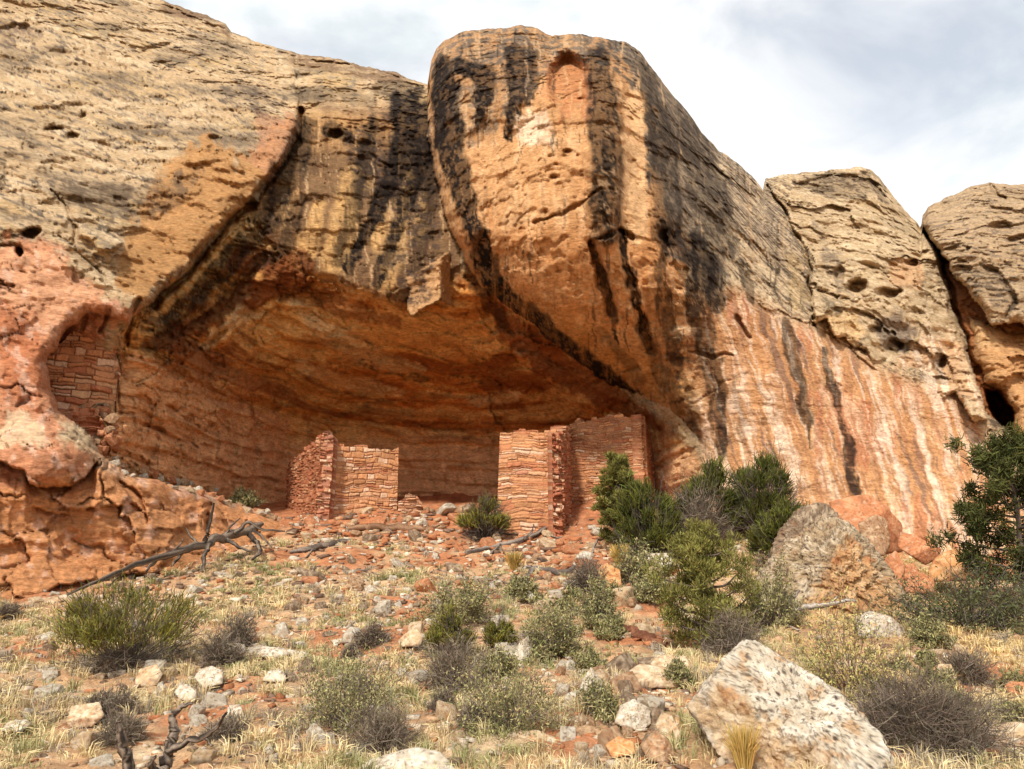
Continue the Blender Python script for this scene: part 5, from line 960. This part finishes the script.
def tree(name, px, py, wpx, hpx, label, kind='juniper', cat='tree', Y=None, lean=0.0, trunk_col=(.10,.075,.06)):
    p = at(px, py, Y) if Y else hit(px, py); R = wpx / 2 / F * p[1]; Hh = hpx / F * p[1]; seed = int(px * 5 + py); r = np.random.RandomState(seed); px_m = p[1] / F
    root = empty(name, p); ztop = Hh * .97
    tr = [(0, 0, -.15, 4.2 * px_m), (lean * .25, .02, Hh * .3, 3.2 * px_m), (lean * .6, 0, Hh * .6, 2.2 * px_m), (lean, .03, Hh * .92, .8 * px_m)]
    V, q, t, c = tube_mesh([tr], 7, seed, trunk_col, tuple(np.array(trunk_col) * 2)); mesh_np('trunk', V, q, t, c, M_bark, True, root)
    nl = 34 if kind == 'juniper' else 40; limbs = []; cl = []
    for i in range(nl):
        f = (i + r.uniform(.2, .8)) / nl; z = Hh * (.06 + .86 * f) if kind == 'juniper' else Hh * (.10 + .84 * f)
        rad = R * (math.sin(math.pi * min(1, .22 + .74 * f)) ** .65) * r.uniform(.65, 1.1)
        if f > .85: rad *= .7
        a = i * 2.4 + r.uniform(-.4, .4); x0 = lean * z / Hh
        e = np.array([x0 + math.cos(a) * rad, math.sin(a) * rad, z + rad * r.uniform(.1, .5)]); limbs.append([(x0, 0, z, 1.5 * px_m), (x0 + math.cos(a) * rad * .5, math.sin(a) * rad * .5, z + rad * .08, 1.0 * px_m), (*e, .4 * px_m)])
        for t_ in np.linspace(.45, 1.0, 5 if kind == 'juniper' else 4):
            cl.append(np.array([x0 + math.cos(a) * rad * t_, math.sin(a) * rad * t_, z + (e[2] - z) * t_ ** 1.5]) + r.normal(size=3) * R * .09)
    V, q, t, c = tube_mesh(limbs, 5, seed + 1, trunk_col, tuple(np.array(trunk_col) * 1.8)); o = mesh_np('limbs', V, q, t, c, M_bark, True, root)
    cl = np.array(cl); s = Strips()
    if kind == 'juniper':
        k = 95; n = len(cl) * k; i = np.repeat(np.arange(len(cl)), k); off = r.normal(size=(n, 3)); off /= np.linalg.norm(off, axis=1)[:, None]; off *= R * .16 * r.uniform(.2, 1, (n, 1)) ** .6 * np.array([1, 1, .75])
        b = cl[i] + off; base = jit((.185,.17,.045), n, r, .45) * (0.75 + .5 * r.uniform(size=len(cl)))[i][:, None]
        d = off / (R * .16) * .8 + np.array([0, 0, .7]) + r.normal(size=(n, 3)) * .35; d /= np.linalg.norm(d, axis=1)[:, None]; L = px_m * r.uniform(2.5, 5.5, (n, 1))
        s.add(b, b + d * L * .5, b + d * L, .35 * px_m, .42 * px_m, .2 * px_m, base * .85, base * 1.15, r)
    else:
        k = 130; n = len(cl) * k; i = np.repeat(np.arange(len(cl)), k); off = r.normal(size=(n, 3)) * R * .06; d = r.normal(size=(n, 3)) + np.array([0, 0, .5]); d /= np.linalg.norm(d, axis=1)[:, None]
        b = cl[i] + off; L = px_m * r.uniform(4, 8, (n, 1)); base = jit((.058,.062,.018), n, r, .5) * (0.7 + .7 * r.uniform(size=len(cl)))[i][:, None]
        s.add(b, b + d * L * .5, b + d * L, .45 * px_m, .5 * px_m, .2 * px_m, base, base * 1.2, r)
    s.build('crown', M_leaf, root); tag(root, label, cat); return root
tree('juniper_tree', 706, 655, 106, 122, 'round olive green juniper standing above the pitted boulder')
tree('pinyon_tree', 1028, 606, 128, 168, 'dark green pinyon tree cut by the right frame edge', 'pinyon', Y=11.6, lean=.1)
tree('juniper_tree', 620, 545, 46, 92, 'slim pale green juniper in front of the taller ruin', Y=17.2)
shrub('broom', 128, 664, 140, 84, 'wide green broom bush with a dark twiggy base on the left slope')
shrub('broom', 484, 540, 50, 50, 'small green broom bush between the two ruins')
shrub('broom', 646, 556, 74, 84, 'dark green broom bush beside the slim pale juniper', Y=16.6, dark=.6)
shrub('broom', 706, 536, 84, 78, 'broad dark green broom bush at the foot of the cliff, middle of three', dark=.6)
shrub('broom', 760, 528, 82, 84, 'tall dark green broom bush against the red wall', Y=17.0, dark=.55)
shrub('broom', 784, 560, 72, 66, 'low dark green broom bush touching the left side of the pyramid boulder', Y=14.6, dark=.65)
shrub('low', 968, 628, 152, 66, 'low spreading grey green hedge of juniper under the pinyon')
shrub('sage', 460, 622, 94, 62, 'round olive shrub, topmost on the middle slope')
shrub('broom', 448, 656, 52, 48, 'upright yellow green clump below the round olive shrub')
shrub('dead', 452, 690, 58, 46, 'tangled grey dead shrub below the yellow green clump')
shrub('sage', 512, 730, 118, 76, 'broad grey olive shrub, lowest on the middle slope')
shrub('sage', 344, 726, 118, 80, 'wide straw coloured shrub right of the dead snag')
shrub('sage', 556, 656, 70, 56, 'dull olive shrub next to the white triangular stone')
shrub('sage', 600, 628, 46, 42, 'small grey shrub beside the dark red log')
shrub('rabbit', 850, 692, 124, 86, 'yellow flowering shrub behind the top of the pitted boulder')
shrub('sage', 772, 626, 66, 62, 'pale grey shrub between juniper and pyramid boulder')
shrub('sage', 640, 586, 48, 44, 'small brown grey shrub below the dark broom bush')
shrub('dead', 926, 752, 146, 74, 'large dark grey tangle of bare twigs right of the pitted boulder')
shrub('dead', 968, 682, 46, 28, 'dark grey spiky tuft in the yellow grass')
shrub('dead', 700, 540, 60, 46, 'grey bare twigs at the foot of the middle broom bush', Y=16.6)
shrub('dead', 735, 655, 56, 36, 'grey dry twigs under the round juniper', Y=9.3)
shrub('sage', 242, 506, 34, 16, 'tiny dry bush on the ledge left of the small ruin', Y=21.0)
shrub('tuft', 620, 468 + 100, 24, 24, 'golden grass tuft on the scree below the taller ruin')
shrub('tuft', 514, 572, 22, 20, 'yellow grass tuft below the dark fallen branch')
shrub('tuft', 745, 775, 40, 46, 'golden grass tuft growing at the front of the pitted boulder')
shrub('broom', 500, 655, 34, 40, 'thin upright green clump right of the yellow green clump')
shrub('sage', 930, 648, 40, 30, 'pale dry bush in front of the low juniper hedge')
shrub('dead', 590, 590, 40, 26, 'thin grey twigs behind the upright orange tan block')
shrub('dead', 385, 752, 60, 40, 'low heap of bleached twigs behind the cream boulder top')
shrub('dead', 236, 650, 34, 30, 'small blackish twig bush right of the left broom bush')
shrub('sage', 610, 720, 40, 34, 'dry bush inside the rubble run')

rs_ = np.random.RandomState(77)
for i in range(46):
    px, py = [(rs_.uniform(0, 480), rs_.uniform(610, 765)), (rs_.uniform(480, 720), rs_.uniform(590, 700)), (rs_.uniform(880, 1020), rs_.uniform(655, 740))][i % 3 if i < 45 else 0]
    w = rs_.uniform(16, 46)
    if i % 3: shrub('sage', px, py, w, w * .6, 'small grey green sage clump low among the dry grass', name='sage_clump', group='small sage clumps on the slope')
    else: shrub('dead', px, py, w, w * .55, 'small bare grey twig clump low among the dry grass', name='twig_clump', group='small bare twig clumps on the slope')
def build_grass():
    r = np.random.RandomState(31); n = 23000
    y = 4.4 + 14.2 * r.uniform(size=n) ** 1.1; x = r.uniform(-1, 1, n) * (y * .88 + .8)
    dens = fbm(np.stack([x * .55, y * .55, 0 * x + 4], -1), 4) * 1.7 + .22 - 1.0 * red_mask(x, y) - .35 * sstep(y, 14, 18) + .5 * sstep(x, 3.5, 5) * (1 - sstep(y, 10.5, 12))
    keep = r.uniform(-.45, .55, n) < dens
    st_ = np.array(STONES)
    for q in range(0, n, 2000):
        dd = np.hypot(x[q:q + 2000, None] - st_[None, :, 0], y[q:q + 2000, None] + .05 - st_[None, :, 1]) < st_[None, :, 2] * 1.15 + .04; keep[q:q + 2000] &= ~dd.any(1)
    x, y = x[keep], y[keep]; n = len(x); z = ground_z(x, y)
    hgt = (.055 + .13 * r.uniform(size=n) ** 1.5) * (1 + .3 * fbm(np.stack([x, y, 0 * x], -1), 2)); k = 20
    kind = fbm(np.stack([x * .7, y * .7, 0 * x + 9], -1), 3) + r.normal(size=n) * .25
    tone = np.where((kind > .28)[:, None], np.array([[.36,.34,.15]]), np.where((kind < -.35)[:, None], np.array([[.40,.33,.24]]), np.array([[.68,.54,.29]]))) * r.uniform(.75, 1.2, (n, 1))
    i = np.repeat(np.arange(n), k); m = n * k; a = r.uniform(0, 6.3, m); sp = r.uniform(0, 1, m); cs = np.stack([np.cos(a), np.sin(a), 0 * a], -1)
    base = np.stack([x, y, z], -1)[i] + cs * (.07 * r.uniform(0, 1, m))[:, None] + np.array([0, 0, -.01]); hh = hgt[i] * r.uniform(.5, 1.1, m)
    mid = base + cs * (sp * hh * .3)[:, None] + np.array([0, 0, 1]) * (hh * .62)[:, None]; tip = base + cs * (sp * hh * 1.0)[:, None] + np.array([0, 0, 1]) * (hh * (1 - .35 * sp))[:, None]
    tone = np.where(((x > 3.5) & (y > 7) & (r.uniform(size=n) < .7))[:, None], np.array([[.70,.52,.24]]) * r.uniform(.8, 1.15, (n, 1)), tone)
    c = tone[i] * r.uniform(.7, 1.25, (m, 1)); s = Strips(); wpx = (y[i] / F) * .36 + .0008
    s.add(base, mid, tip, wpx, wpx * .8, wpx * .2, c * .85, c * 1.1, r)
    o = s.build('grass', M_grass, None); tag(o, 'dry straw coloured bunch grass covering the slope', 'grass', kind='stuff')
build_grass()
